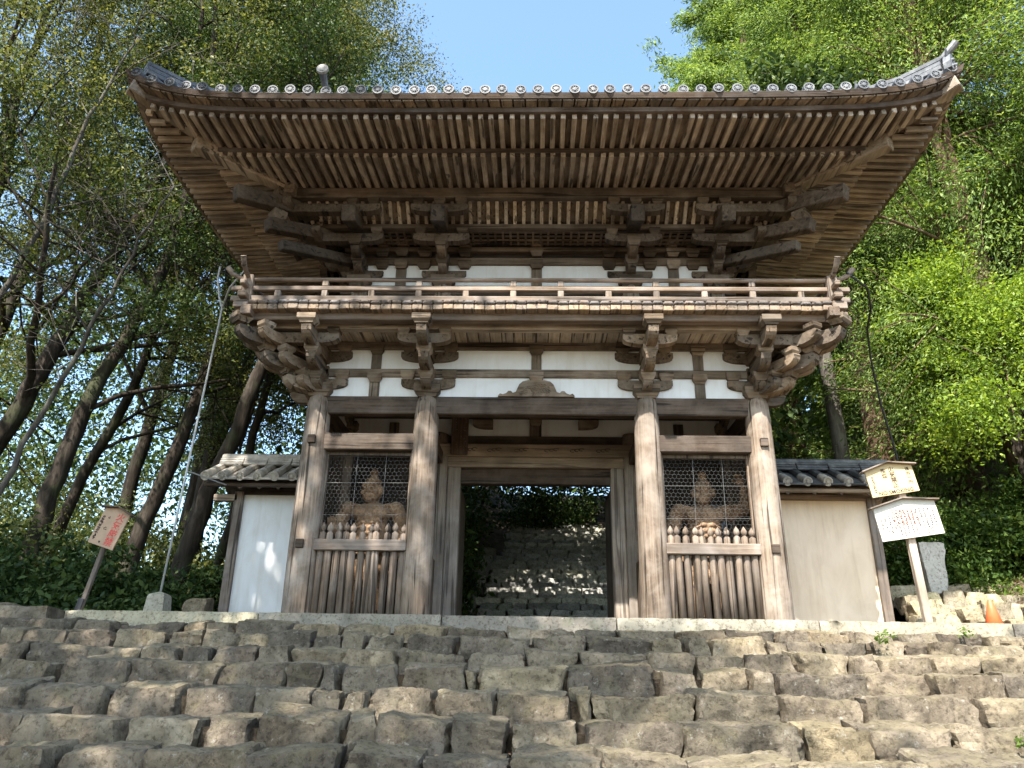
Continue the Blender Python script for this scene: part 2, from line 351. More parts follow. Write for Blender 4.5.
# ------------------------------------------------------------------ terrain
def sstep(a, b, x):
    t = np.clip((x - a) / (b - a), 0, 1); return t * t * (3 - 2 * t)
def ground_h(x, y):
    x = np.asarray(x, float); y = np.asarray(y, float)
    h = np.where(y < -1.3, -.2415 * (-1.2 - y) - .30, -.06)
    h = np.where((y >= -1.3) & (y < -.95), -.32 + (y + 1.3) / .35 * .26, h)
    h = np.maximum(h, -2.1)
    back = np.clip(y - 6.6, 0, None) * .44
    back = np.minimum(back, 7.5 + .15 * np.clip(y - 22, 0, None))
    wl = sstep(-2.0, -9.0, x)                      # the wooded side to the west stays low
    h = h + back * (1 - .93 * wl) - .45 * sstep(6.2, 7.0, y) * sstep(-1.9, -1.3, x) * sstep(4.6, 4.0, x)
    hr = np.clip(x - 6.9, 0, None)
    h = h + sstep(.6, 3.0, y + hr * .2) * np.minimum(.45 * sstep(5.9, 7.2, x) + .52 * hr, 24)
    h = h + .05 * np.sin(x * 1.7 + y * .9) * sstep(6.2, 8, np.abs(x)) + .05 * np.sin(x * .8 - y * 1.3) * sstep(6.2, 8, np.abs(x))
    return h
def ground_at(x, y): return float(ground_h(x, y))
xs = np.concatenate([np.linspace(-400, -60, 12), np.linspace(-55, -14, 30), np.linspace(-13, 13, 90), np.linspace(14, 55, 30), np.linspace(60, 400, 12)])
ys = np.concatenate([np.linspace(-300, -30, 8), np.linspace(-25, -13, 10), np.linspace(-12, 12, 90), np.linspace(12.6, 50, 40), np.linspace(55, 400, 12)])
gx, gy = np.meshgrid(xs, ys); gz = ground_h(gx, gy)
nx = len(xs); gv = np.stack([gx, gy, gz], -1).reshape(-1, 3)
gf = [(j*nx+i, j*nx+i+1, (j+1)*nx+i+1, (j+1)*nx+i) for j in range(len(ys)-1) for i in range(nx-1)]
me = bpy.data.meshes.new("ground"); me.from_pydata(gv.tolist(), [], gf); me.polygons.foreach_set("use_smooth", [True]*len(gf)); me.update()
tag(link("ground", me, M_ground), kind="structure")
tag(MB().box((-5.55, -1.02, -.5), (8.5, 6.2, -.012)).build("platform", M_soil), kind="structure")

# ------------------------------------------------------------------ front steps: one thing per step, one part per stone
def stone_mesh(w, d, h, seed, chisel=.05, res=(9, 5, 6), rnd=.10):
    """roughly squared stone: a box grid, corners pulled in, faces skewed and knocked about; front face at y=0, top at z=0"""
    r = np.random.RandomState(seed); nx_, ny_, nz_ = res
    pts, idx, fs = [], {}, []
    def vid(i, j, k):
        key = (i, j, k)
        if key not in idx: idx[key] = len(pts); pts.append((i / nx_, j / ny_, k / nz_))
        return idx[key]
    for i in range(nx_):
        for j in range(ny_):
            fs.append((vid(i,j,nz_), vid(i+1,j,nz_), vid(i+1,j+1,nz_), vid(i,j+1,nz_)))
            fs.append((vid(i,j,0), vid(i,j+1,0), vid(i+1,j+1,0), vid(i+1,j,0)))
    for i in range(nx_):
        for k in range(nz_):
            fs.append((vid(i,0,k), vid(i+1,0,k), vid(i+1,0,k+1), vid(i,0,k+1)))
            fs.append((vid(i,ny_,k), vid(i,ny_,k+1), vid(i+1,ny_,k+1), vid(i+1,ny_,k)))
    for j in range(ny_):
        for k in range(nz_):
            fs.append((vid(0,j,k), vid(0,j,k+1), vid(0,j+1,k+1), vid(0,j+1,k)))
            fs.append((vid(nx_,j,k), vid(nx_,j+1,k), vid(nx_,j+1,k+1), vid(nx_,j,k+1)))
    p = np.array(pts); q = p * 2 - 1
    # super-ellipsoid rounding
    e = 18 + r.rand() * 16
    nrm = (np.abs(q) ** e).sum(1) ** (1 / e); q = q / np.maximum(nrm, 1e-6)[:, None] * np.abs(q).max(1)[:, None]
    P = q * .5 * np.array([w, d, h])
    # skewed end faces and a leaning front
    P[:, 0] += q[:, 2] * r.uniform(-.035, .035) * np.sign(q[:, 0]) + q[:, 1] * r.uniform(-.03, .03)
    P[:, 1] += q[:, 2] * r.uniform(.0, .05) * (q[:, 1] < 0) + q[:, 0] * r.uniform(-.03, .03)
    P[:, 2] += q[:, 0] * r.uniform(-.018, .018) * (q[:, 2] > -.2)
    # knocked-off corners: planes that cut the block
    for _ in range(7):
        nv = r.normal(0, 1, 3); nv[1] -= .8; nv[2] *= .8; nv /= np.linalg.norm(nv)
        sup = (np.abs(nv) * np.array([w, d, h]) * .5).sum(); lim = sup * r.uniform(.86, .99)
        s = P @ nv; over = np.clip(s - lim, 0, None); P -= over[:, None] * nv * .9
    # lumpy surface: sums of sines with random directions
    for a, f in ((.0065, 7), (.0045, 19), (.003, 41), (.002, 80)):
        for _ in range(3):
            kx = r.normal(0, 1, 3) * f; ph = r.rand() * 6.28
            P += (np.sin(P @ kx + ph) * a)[:, None] * q
    P[:, 1] += d / 2; P[:, 2] -= h / 2
    m_ = bpy.data.meshes.new("step_stone"); m_.from_pydata(P.tolist(), [], fs); m_.update()
    m_.polygons.foreach_set("use_smooth", [True] * len(fs))
    try: m_.set_sharp_from_angle(angle=math.radians(24))
    except Exception: pass
    return m_

KERB_X = [-5.675, -3.302, -1.116, .95, 3.301, 5.517, 7.7, 9.6]
kerb = thing("kerb_step", "long straight kerb of dressed grey stone forming the platform edge above the rough steps", "kerb", (0, -1.2, -.25))
for a, b in zip(KERB_X[:-1], KERB_X[1:]):
    m_ = stone_mesh(b - a - .008, .36, .30, int(abs(a) * 100) + 3, res=(24, 4, 5))
    # dressed: pull the lumps back towards a true block
    co = np.empty(len(m_.vertices) * 3); m_.vertices.foreach_get("co", co); co = co.reshape(-1, 3)
    w_, d_, h_ = b - a - .008, .36, .30
    rr = np.random.RandomState(int(abs(b) * 77))
    tgt = np.stack([np.clip(co[:, 0], -w_/2 + .004, w_/2 - .004), np.where(co[:, 1] < .05, .008, np.clip(co[:, 1], 0, d_)), np.where(co[:, 2] > -.045, -.004, co[:, 2])], 1)
    ex = np.abs(co[:, 0]) > w_ / 2 - .12; tgt[ex, 0] = np.sign(co[ex, 0]) * (w_ / 2 - .004) * np.minimum(1, np.abs(co[ex, 0]) / (w_ / 2 - .10))
    tgt[:, 0] = np.clip(tgt[:, 0], -w_/2 + .004, w_/2 - .004)
    co = tgt + rr.normal(0, .0022, co.shape); co[:, 2] -= .012 * np.clip((np.abs(co[:, 0]) - (w_/2 - .05)) / .05, 0, 1) * (co[:, 2] > -.02) * rr.rand()
    m_.vertices.foreach_set("co", co.ravel()); m_.update()
    o = link("kerb_stone", m_, M_kerb, kerb); o.location = ((a + b) / 2, -1.2, rr.uniform(-.006, .006))

STEP_X = {
 1: [-5.653,-5.125,-4.654,-3.939,-3.639,-3.317,-2.697,-2.167,-1.606,-.982,-.306,.422,.909,1.566,2.082,2.564,2.927,3.427,3.894,4.307,4.813,5.276],
 2: [-5.527,-5.257,-4.801,-4.274,-3.779,-3.389,-2.97,-2.694,-2.286,-1.961,-1.728,-1.333,-.788,-.055,.495,1.163,1.47,1.738,2.311,2.488,2.872,3.332,3.665,3.919,4.337,4.861],
 3: [-5.062,-4.787,-4.191,-3.72,-3.335,-3.025,-2.596,-2.269,-1.796,-1.296,-.65,-.091,.421,.995,1.43,1.891,2.377,2.835,3.077,3.577,3.995,4.438],
 4: [-4.583,-4.102,-3.452,-2.67,-2.103,-1.808,-1.632,-1.162,-.602,-.494,.237,.988,1.341,1.751,1.971,2.72,3.238,3.834,4.259],
 5: [-4.453,-3.936,-3.246,-2.69,-2.113,-1.706,-1.465,-1.254,-.76,-.312,.274,.415,1.152,1.782,2.408,3.24,3.808],
 6: [-4.001,-3.437,-2.748,-2.258,-1.91,-1.297,-1.092,-.564,-.189,.27,.94,1.748,2.152,2.676,3.419],
 7: [-3.367,-2.86,-2.332,-1.679,-1.152,-.662,-.182,.342,.851,1.47,2.167,2.914]}
STEP_Z = {1: -.171, 2: -.296, 3: -.459, 4: -.605, 5: -.781, 6: -.961, 7: -1.110}
STEP_LABEL = {1: "topmost rough stone step, its mossy stones tucked right under the grey kerb", 2: "second rough stone step below the grey kerb, made of short blocks",
 3: "third rough stone step below the grey kerb", 4: "fourth rough stone step below the kerb, midway up the flight",
 5: "stone step with big long blocks, third from the lowest one", 6: "second lowest stone step, large dark cracked blocks with soil in front", 7: "lowest stone step of the flight, at the foot of the picture"}
STEP_LABEL[7] = "lowest stone step of the flight, flat worn stones with dry soil behind them"
for k, X in STEP_X.items():
    Y, Z = -1.2 - .65 * k, STEP_Z[k]; rs = random.Random(k * 17)
    X = list(X)
    while X[0] > -7.6: X.insert(0, X[0] - rs.uniform(.4, .85))
    while X[-1] < 7.6: X.append(X[-1] + rs.uniform(.4, .85))
    t = thing("stone_step", STEP_LABEL[k], "step", (0, Y, Z - .2), "steps of the rough stone flight")
    rise = Z - STEP_Z.get(k + 1, Z - .16)
    for a, b in zip(X[:-1], X[1:]):
        w = b - a; seed = int((a + 20) * 1000) + k
        h = rise + rs.uniform(.10, .14); d = rs.uniform(.40, .54)
        m_ = stone_mesh(w - rs.uniform(.016, .046), d, h, seed, res=(max(8, int(w * 30)), 10, 11))
        o = link("step_stone", m_, M_stone, t); o.location = ((a + b) / 2, Y + rs.uniform(-.05, .04), Z + rs.uniform(-.024, .014)); o.rotation_euler = (rs.uniform(-.07, .11), rs.uniform(-.03, .03), rs.uniform(-.09, .09))
# packed soil under and between the stones
mb = MB()
for k in range(0, 16):
    zt = STEP_Z.get(k, -.0 if k == 0 else -1.097 - .157 * (k - 7)) - (.10 if k < 8 else .0)
    y0 = -1.2 - .65 * k
    mb.box((-7.9, y0 + .12, zt - .6), (9.0, y0 + .80, zt + .03))
mb2 = MB()
n_ = 150
tag(mb.build("step_bed", M_soil), kind="structure")
# lower steps at the camera's feet
mb = MB()
for k in range(8, 15):
    mb.box((-7.9, -1.2 - .65 * k, -1.097 - .157 * (k - 7) - .3), (9, -1.2 - .65 * k + .7, -1.097 - .157 * (k - 7)), .02)
tag(mb.build("lower_path", M_stone), kind="structure")
# leaf litter and grit lying on the treads
def scatter(name, pts, size, mat, kind="stuff", flatk=3.0, aspect=.6):
    pts = np.asarray(pts); N = len(pts); r = np.random.RandomState(N)
    nrm = r.normal(0, 1, (N, 3)) + [0, 0, flatk]; nrm /= np.linalg.norm(nrm, axis=1)[:, None]
    a = r.normal(0, 1, (N, 3)); a -= nrm * (a * nrm).sum(1)[:, None]; a /= np.linalg.norm(a, axis=1)[:, None]; b = np.cross(nrm, a)
    L = (size * (.5 + r.rand(N)))[:, None]
    v = np.stack([pts - a * L / 2, pts + b * L * aspect / 2, pts + a * L / 2, pts - b * L * aspect / 2], 1).reshape(-1, 3)
    return tag(link(name, quads(name, v), mat), kind=kind)
def quads(name, v):
    n4 = len(v) // 4; me = bpy.data.meshes.new(name)
    me.vertices.add(len(v)); me.vertices.foreach_set("co", np.ascontiguousarray(v, dtype=np.float32).ravel())
    me.loops.add(n4 * 4); me.loops.foreach_set("vertex_index", np.arange(n4 * 4, dtype=np.int32))
    me.polygons.add(n4); me.polygons.foreach_set("loop_start", np.arange(0, n4 * 4, 4, dtype=np.int32)); me.polygons.foreach_set("loop_total", np.full(n4, 4, dtype=np.int32))
    me.update(calc_edges=True); return me
lp = []
for k in range(1, 8):
    for _ in range(170):
        lp.append((RS.uniform(-5, 5), -1.2 - .65 * k + RS.uniform(.3, .66), STEP_Z[k] + RS.uniform(-.10, -.02)))
scatter("dry_leaf_litter", lp, .045, L_litter)

# ------------------------------------------------------------------ the gate
gate = thing("temple_gate", "two storey weathered wooden temple gate with wide tiled eaves and a balcony", "temple gate", (0, 1.8, 0))
CX = [-3.2, -1.6, 1.6, 3.2]; CY = [0, 1.8, 3.6]; CT = 3.16
for iy, y in enumerate(CY):
    for ix, x in enumerate(CX):
        r = random.Random(ix * 7 + iy)
        prof = [(0, .196), (.05, .200), (.5, .202), (1.3, .197), (2.2, .188), (2.9, .176), (3.06, .166), (3.13, .148), (3.16, .138)]
        o = MB().tube([(x + r.uniform(-.004, .004), y, z) for z, _ in prof], [q for _, q in prof], 28).build("column", W_col('z'), gate, True)
        MB().tube([(x, y, -.02), (x, y, .03), (x, y, .06)], [.34, .33, .26], 20).build("column_base", M_kerb, gate)
        if iy == 0 and ix in (0, 3):
            for z in (.98, 2.46):
                pg = MB().box((x - .055, -.225, z - .06), (x + .055, -.12, z + .06), .008).build("tenon_end", W_beam('x'), o)
def part(name, mat, lo, hi, c=.008, parent=gate): return MB().box(lo, hi, c).build(name, mat, parent)
E4 = .002
bays = list(zip(CX[:-1], CX[1:]))
for y in (0, 3.6):
    for i, (a, b) in enumerate(bays):
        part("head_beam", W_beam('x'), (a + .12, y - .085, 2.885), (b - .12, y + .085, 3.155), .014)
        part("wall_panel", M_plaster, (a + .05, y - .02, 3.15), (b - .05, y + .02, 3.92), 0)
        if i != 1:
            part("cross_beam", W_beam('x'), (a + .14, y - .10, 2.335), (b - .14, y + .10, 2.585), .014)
    for z0, z1, dy in ((3.475, 3.60, .062), (3.915, 4.045, .066)):
        part("tie_beam", W_brk('x'), (-3.55, y - dy, z0), (3.55, y + dy, z1), .008)
for x in (-3.2, 3.2):
    for a, b in zip(CY[:-1], CY[1:]):
        part("head_beam", W_beam('y'), (x - .083, a + .12, 2.89), (x + .083, b - .12, 3.15), .014)
        part("wall_panel", M_plaster, (x - .018, a + .05, 3.15), (x + .018, b - .05, 3.92), 0)
        part("side_boarding", W_soft('z'), (x - .03, a + .12, .02), (x + .03, b - .12, 2.885), 0)
    for z0, z1, dy in ((3.478, 3.597, .06), (3.918, 4.042, .064)):
        part("tie_beam", W_brk('y'), (x - dy, -.35, z0), (x + dy, 3.95, z1), .008)
part("ceiling", W_dark('x'), (-3.1, .1, 3.86), (3.1, 3.5, 3.90), 0)

# bracket pieces ------------------------------------------------------
def masu(w, d, h, neck=.6):
    """bearing block: square cup on a tapering foot, base at z=0"""
    mb = MB(); a, b = w / 2, d / 2; lv = [(0, .70), (h * .12, .74), (h * .40, .97), (h * .46, 1.0), (h, 1.0)]
    vs, fs = [], []
    for z, s in lv: vs += [(-a*s, -b*s, z), (a*s, -b*s, z), (a*s, b*s, z), (-a*s, b*s, z)]
    for i in range(len(lv) - 1):
        for j in range(4):
            fs.append((i*4+j, i*4+(j+1) % 4, (i+1)*4+(j+1) % 4, (i+1)*4+j))
    fs += [(3, 2, 1, 0), tuple(range(len(vs) - 4, len(vs)))]
    return mb.add(vs, fs)
def boat(half0, half1, h):
    """bracket arm outline from x=-half0 to x=half1, curved up at free ends"""
    p = []
    def end(hf, sg):
        return [(sg * (hf - .30 * min(1, hf / .4) * (1 - math.sin(t))), h * .52 * (1 - math.cos(t))) for t in np.linspace(0, math.pi / 2, 6)] + [(sg * hf, h)]
    l = end(half0, -1) if half0 > .2 else [(-half0, 0), (-half0, h)]
    rr = end(half1, 1) if half1 > .2 else [(half1, 0), (half1, h)]
    return l[::-1] + rr if False else (rr + l[::-1])
def nose(y1, h, back=.1):
    """projecting arm outline: u outward from -back to y1"""
    e = min(.22, (y1 + back) * .6)
    return [(-back, 0)] + [(y1 - e * (1 - math.sin(t)), h * .72 * (1 - math.cos(t))) for t in np.linspace(0, math.pi / 2, 6)] + [(y1 + .012, h * .86), (y1 - .01, h), (-back, h)]
OUT = Matrix(((0, 1, 0, 0), (-1, 0, 0, 0), (0, 0, 1, 0), (0, 0, 0, 1)))   # (u,t,w): u points to -y, t to +x
def add_nose(mb, y1, z, h, w, rot=0.0, back=.1):
    m = Matrix.Rotation(rot, 4, 'Z') @ Matrix.Translation((0, 0, z)) @ OUT
    mb.prism(nose(y1, h, back), -w / 2, w / 2, m)
def add_arm(mb, h0, h1, y, z, h, w, rot=0.0):
    m = Matrix.Rotation(rot, 4, 'Z') @ Matrix.Translation((0, y, z))
    mb.prism(boat(h0, h1, h), -w / 2, w / 2, m)
me_masu = masu(.21, .21, .14).mesh("bearing_block", fix=True); me_masu_s = masu(.17, .19, .10).mesh("bearing_block", fix=True)
me_daito = masu(.38, .38, .19).mesh("bearing_block", fix=True); me_cap = masu(.26, .24, .13).mesh("bearing_block", fix=True)
for q in (me_masu, me_masu_s, me_daito, me_cap): q.materials.append(W_brk('x'))
PI = math.pi
up_of = {}
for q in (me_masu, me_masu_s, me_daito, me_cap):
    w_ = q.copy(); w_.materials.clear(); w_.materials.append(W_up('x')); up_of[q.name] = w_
def lower_bracket(kind):
    """kind 0: on a wall; -1 / +1: at a corner turning to -x / +x.  z=0 is the column head, outward is -y"""
    mb = MB(); bl = []                                        # bl: (mesh, position)
    faces = [0.0] if kind == 0 else [0.0, -PI/2 if kind < 0 else PI/2]
    for fi, rot in enumerate(faces):
        e = .003 * fi
        s = 0 if kind == 0 else (kind if fi == 0 else -kind)  # the outer end lies on this side along x
        h0 = .40 if s >= 0 else .12; h1 = .40 if s <= 0 else .12
        if s < 0: h0 = .10
        if s > 0: h1 = .10
        add_arm(mb, h0, h1, 0, .11 + e, .16, .15 - e, rot); add_arm(mb, h0 + .03 * (h0 > .2), h1 + .03 * (h1 > .2), 0, .55 + e, .16, .15 - e, rot)
        add_nose(mb, .36, .06 + e, .17, .14 - e, rot); add_nose(mb, .70, .28 + e, .19, .14 - e, rot); add_nose(mb, 1.04, .53 + e, .20, .14 - e, rot)
        c0 = .38 if s >= 0 else .92; c1 = .38 if s <= 0 else .92
        add_arm(mb, c0, c1, -.65, .57 + e, .155, .13 - e, rot)
        R = Matrix.Rotation(rot, 4, 'Z')
        for x in (-.31, .31):
            if s * x <= 0:
                bl += [(me_masu, R @ Vector((x, 0, .265 + e)), rot), (me_masu, R @ Vector((x, 0, .705 + e)), rot)]
                bl += [(me_masu_s, R @ Vector((x * .95, -.65, .71 + e)), rot)]
        bl += [(me_masu, R @ Vector((0, -.30, .17)), rot), (me_masu, R @ Vector((0, -.62, .43)), rot), (me_cap, R @ Vector((0, -.985, .725)), rot), (me_masu, R @ Vector((0, 0, .27 + e)), rot)]
    bl.append((me_daito, Vector((0, 0, -.02)), 0))
    if kind:
        rot = kind * PI / 4
        for y1, z, h in ((.60, .02, .17), (.98, .26, .19), (1.40, .52, .20)): add_nose(mb, y1, z, h, .155, rot)
        R = Matrix.Rotation(rot, 4, 'Z')
        bl += [(me_masu, R @ Vector((0, -.55, .20)), rot), (me_masu, R @ Vector((0, -.92, .46)), rot), (me_cap, R @ Vector((0, -1.36, .75)), rot)]
        # a second, curled nose a little further out on the diagonal
        for q_, (a_, y1, z) in enumerate(((.30, .86, .265), (-.30, .86, .268), (.22, 1.2, .525), (-.22, 1.2, .528), (.38, .5, .03), (-.38, .5, .033))):
            add_nose(mb, y1, z, .15, .12, rot + a_); bl.append((me_masu_s, Matrix.Rotation(rot + a_, 4, 'Z') @ Vector((0, -y1 + .09, z + .15)), rot + a_))
    return mb.mesh("bracket", fix=True), bl
def upper_bracket(kind):
    mb = MB(); bl = []
    faces = [0.0] if kind == 0 else [0.0, -PI/2 if kind < 0 else PI/2]
    for fi, rot in enumerate(faces):
        e = .003 * fi; s = 0 if kind == 0 else (kind if fi == 0 else -kind)
        h0 = .36 if s >= 0 else .10; h1 = .36 if s <= 0 else .10
        add_arm(mb, h0, h1, 0, .01 + e, .14, .15 - e, rot)
        add_nose(mb, .34, .02 + e, .16, .13 - e, rot); add_nose(mb, .62, .20 + e, .17, .13 - e, rot)
        c0 = .44 if s >= 0 else .85; c1 = .44 if s <= 0 else .85
        add_arm(mb, c0, c1, -.57, .36 + e, .14, .13 - e, rot)
        c0 = .44 if s >= 0 else 1.2; c1 = .44 if s <= 0 else 1.2
        add_arm(mb, c0, c1, -.95, .65 + e, .14, .13 - e, rot)
        R = Matrix.Rotation(rot, 4, 'Z')
        mb.beam(R @ Vector((0, .25, .98)), R @ Vector((0, -1.17, .53 + e)), .21 - e, .25 - e, .012)     # tail rafter
        for x in (-.33, .33):
            if s * x <= 0:
                bl += [(me_masu, R @ Vector((x, 0, z)), rot) for z in (.20, .42, .60)]
                bl += [(me_masu_s, R @ Vector((x, -.57, .50 + e)), rot)]
                bl += [(me_masu_s, R @ Vector((x, -.95, .79 + e)), rot)]
        bl += [(me_masu, R @ Vector((0, -.28, .14)), rot), (me_masu, R @ Vector((0, -.57, .30)), rot), (me_cap, R @ Vector((0, -.96, .60)), rot), (me_masu_s, R @ Vector((0, -.95, .79)), rot)]
    bl.append((me_daito, Vector((0, 0, -.16)), 0))
    if kind:
        rot = kind * PI / 4; R = Matrix.Rotation(rot, 4, 'Z'); k = math.sqrt(2)
        mb.beam(R @ Vector((0, .1, 1.02)), R @ Vector((0, -1.58 * k, .60)), .19, .235, .014)
        mb.beam(R @ Vector((0, .1, .72)), R @ Vector((0, -1.20 * k, .30)), .18, .20, .014)
        mb.beam(R @ Vector((0, .1, .34)), R @ Vector((0, -1.02 * k, .05)), .15, .16, .014)
        for q, (s_, z) in enumerate(((1.02, .44), (1.02, .62), (1.02, .80), (1.02, .98))):
            bl.append((me_masu, R @ Vector((0, -s_ * k - .1, z)), rot))
        mb.box((-.07, -1.02 * k - .17, .36), (.07, -1.02 * k - .03, 1.2), .01, R)
    return mb.mesh("bracket", fix=True), bl
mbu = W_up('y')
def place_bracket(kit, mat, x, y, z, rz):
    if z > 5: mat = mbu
    me, bl = kit
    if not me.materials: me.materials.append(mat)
    o = bpy.data.objects.new("bracket", me); COL.objects.link(o); attach(o, gate); o.location = (x, y, z); o.rotation_euler = (0, 0, rz)
    for bm_, p, r in bl:
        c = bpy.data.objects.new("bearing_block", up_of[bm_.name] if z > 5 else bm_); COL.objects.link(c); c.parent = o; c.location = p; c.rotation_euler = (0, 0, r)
LB, LBl, LBr = lower_bracket(0), lower_bracket(-1), lower_bracket(1)
UB, UBl, UBr = upper_bracket(0), upper_bracket(-1), upper_bracket(1)
mbk = W_brk('y')
for x in (-1.6, 1.6): place_bracket(LB, mbk, x, 0, CT, 0); place_bracket(LB, mbk, x, 3.6, CT, PI)
place_bracket(LB, mbk, -3.2, 1.8, CT, -PI/2); place_bracket(LB, mbk, 3.2, 1.8, CT, PI/2)
place_bracket(LBl, mbk, -3.2, 0, CT, 0); place_bracket(LBr, mbk, 3.2, 0, CT, 0)
place_bracket(LBl, mbk, 3.2, 3.6, CT, PI); place_bracket(LBr, mbk, -3.2, 3.6, CT, PI)
UX, UY0, UY1, UZ = 2.85, .35, 3.25, 5.30
for x in (-1.5, 1.5): place_bracket(UB, mbk, x, UY0, UZ, 0); place_bracket(UB, mbk, x, UY1, UZ, PI)
place_bracket(UB, mbk, -UX, 1.8, UZ, -PI/2); place_bracket(UB, mbk, UX, 1.8, UZ, PI/2)
place_bracket(UBl, mbk, -UX, UY0, UZ, 0); place_bracket(UBr, mbk, UX, UY0, UZ, 0)
place_bracket(UBl, mbk, UX, UY1, UZ, PI); place_bracket(UBr, mbk, -UX, UY1, UZ, PI)
# struts with a block between the brackets
def strut(x, y, z0, z1, face=-1, w=.15):
    o = MB().box((x - w/2, y + face * .052, z0), (x + w/2, y - face * .03, z1 - .10), .006).build("strut", W_brk('z'), gate)
    c = bpy.data.objects.new("bearing_block", me_masu); COL.objects.link(c); c.parent = o; c.location = (x, y + face * .0, z1 - .115)
for x in (-2.4, 2.4):
    strut(x, 0, 3.156, 3.50); strut(x, 0, 3.602, 3.95)
strut(0, 0, 3.602, 3.95)
# carved frog-leg strut over the passage
mb = MB(); pr = []
half = [(0, .255), (.12, .255), (.20, .235), (.25, .19), (.28, .12), (.30, .07), (.345, .055), (.37, .085), (.41, .085), (.44, .05), (.49, .03), (.53, .045), (.555, .02), (.56, 0)]
prof = [(-a, b) for a, b in half[::-1]] + half[1:]
mb.prism([(a, 3.158 + b) for a, b in prof], -.105, -.03)
for i in range(46):
    r = random.Random(i); th = r.uniform(0, PI); rr = r.uniform(.0, .22)
    cx_, cz_ = rr * math.cos(th) * 1.05, 3.175 + rr * math.sin(th) * .85
    mb.tube([(cx_ + .026 * math.cos(t) , -.112, cz_ + .018 * math.sin(t)) for t in np.linspace(0, 5.2, 8)], .008, 5)
fl = mb.build("frog_leg_strut", W_brk('x'), gate, fix=True)
c = bpy.data.objects.new("bearing_block", me_masu); COL.objects.link(c); c.parent = fl; c.location = (0, -.02, 3.40)

# purlins, soffit boards and edge beam under the balcony
def ring(name, mat_x, mat_y, o, z0, z1, w, ext, c=.01, ox=None):
    """four beams round the building at distance o outside the column lines, crossing at the corners"""
    X, Y0_, Y1_ = 3.2 + o, -o, 3.6 + o
    for y in (Y0_, Y1_): part(name, mat_x, (-X - ext, y - w/2, z0), (X + ext, y + w/2, z1), c)
    for x in (-X, X): part(name, mat_y, (x - w/2 + E4, Y0_ - ext, z0 + E4), (x + w/2 - E4, Y1_ + ext, z1 - E4), c)
ring("eave_purlin", W_eave('x'), W_eave('y'), .65, 3.95, 4.11, .14, .22)
ring("edge_beam", wood('x', (.11, .075, .052), (.28, .20, .14), vary=.1), wood('y', (.11, .075, .052), (.28, .20, .14), vary=.1), .86, 3.985, 4.135, .15, .26)
mb = MB(); n = 44
for i in range(n):
    x0 = -3.8 + 7.6 * i / n; x1 = -3.8 + 7.6 * (i + 1) / n
    mb.box((x0 + .006, -.62, 4.03 + random.uniform(0, .004)), (x1 - .006, .0, 4.055), .004)
mb.build("soffit_boarding", W_eave('y'), gate)
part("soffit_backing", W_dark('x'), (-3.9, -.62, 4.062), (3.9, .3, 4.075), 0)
mb = MB()
for i in range(30):
    y0 = -.3 + 4.2 * i / 30
    for s in (-1, 1): mb.box((s * 3.24, y0 + .005, 4.032), (s * 3.82, y0 + .135, 4.056), .004)
mb.build("soffit_boarding", W_eave('x'), gate)
# balcony planks
mb = MB(); pl2 = MB(); n = 58; rp = random.Random(5)
for y0, y1 in ((-1.06, .33), (3.27, 4.66)):
    mb = MB(); pl2 = MB()
    for i in range(n):
        x0 = -4.22 + 8.44 * i / n; x1 = x0 + 8.44 / n; dz = rp.uniform(-.006, .006); dy = rp.uniform(-.012, .010)
        mb.box((x0 + .004, y0 + dy, 4.09 + dz), (x1 - .004, y1, 4.17 + dz), .010)
        pl2.box((x0 + .005, y0 + dy - .02, 4.172 + dz), (x1 - .005, y1, 4.235 + dz), .022)
    mb.build("floor_planking", wood('y', (.16, .115, .08), (.42, .315, .225), (.30, .27, .24), .35, .28, .5), gate)
    pl2.build("floor_edging", wood('y', (.06, .048, .042), (.22, .175, .145), (.19, .19, .20), .55, .30, .5), gate)
mb = MB()
for i in range(21):
    y0 = .35 + 2.9 * i / 21; y1 = y0 + 2.9 / 21
    for s in (-1, 1):
        mb.box((s * 2.8, y0 + .004, 4.09), (s * (4.24 + rp.uniform(-.01, .01)), y1 - .004, 4.17), .008); mb.box((s * 2.8, y0 + .004, 4.172), (s * 4.26, y1 - .004, 4.235), .02)
mb.build("floor_planking", W_rail('x'), gate)
# railing
rail = MB(); RX, RY0, RY1 = 4.13, -.95, 4.55
def railside(p0, p1, ext):
    p0, p1 = Vector(p0), Vector(p1); d = (p1 - p0).normalized()
    rail.beam(p0 - d * ext * .75, p1 + d * ext * .75, .11, .075, .012) if False else None
    rail.beam((p0 - d * ext * .9) + Vector((0, 0, 4.285)), (p1 + d * ext * .9) + Vector((0, 0, 4.285)), .12, .085, .012)
    rail.beam((p0 - d * ext) + Vector((0, 0, 4.458)), (p1 + d * ext) + Vector((0, 0, 4.458)), .075, .07, .01)
    tl = [p0 - d * (ext + .10) + Vector((0, 0, 4.80)), p0 - d * (ext + .02) + Vector((0, 0, 4.70)), p0 - d * (ext - .10) + Vector((0, 0, 4.635)), p0 + Vector((0, 0, 4.607))]
    tr = [p1 + d * (ext + .10) + Vector((0, 0, 4.80)), p1 + d * (ext + .02) + Vector((0, 0, 4.70)), p1 + d * (ext - .10) + Vector((0, 0, 4.635)), p1 + Vector((0, 0, 4.607))]
    rail.tube(tl + tr[::-1], [.042, .038] + [.033] * 4 + [.038, .042], 10)
railside((-RX, RY0, 0), (RX, RY0, 0), .24); railside((-RX, RY1, 0), (RX, RY1, 0), .24)
railside((-RX, RY0, .004), (-RX, RY1, .004), .24); railside((RX, RY0, .004), (RX, RY1, .004), .24)
rail_o = rail.build("railing", W_rail('x'), gate, fix=True)
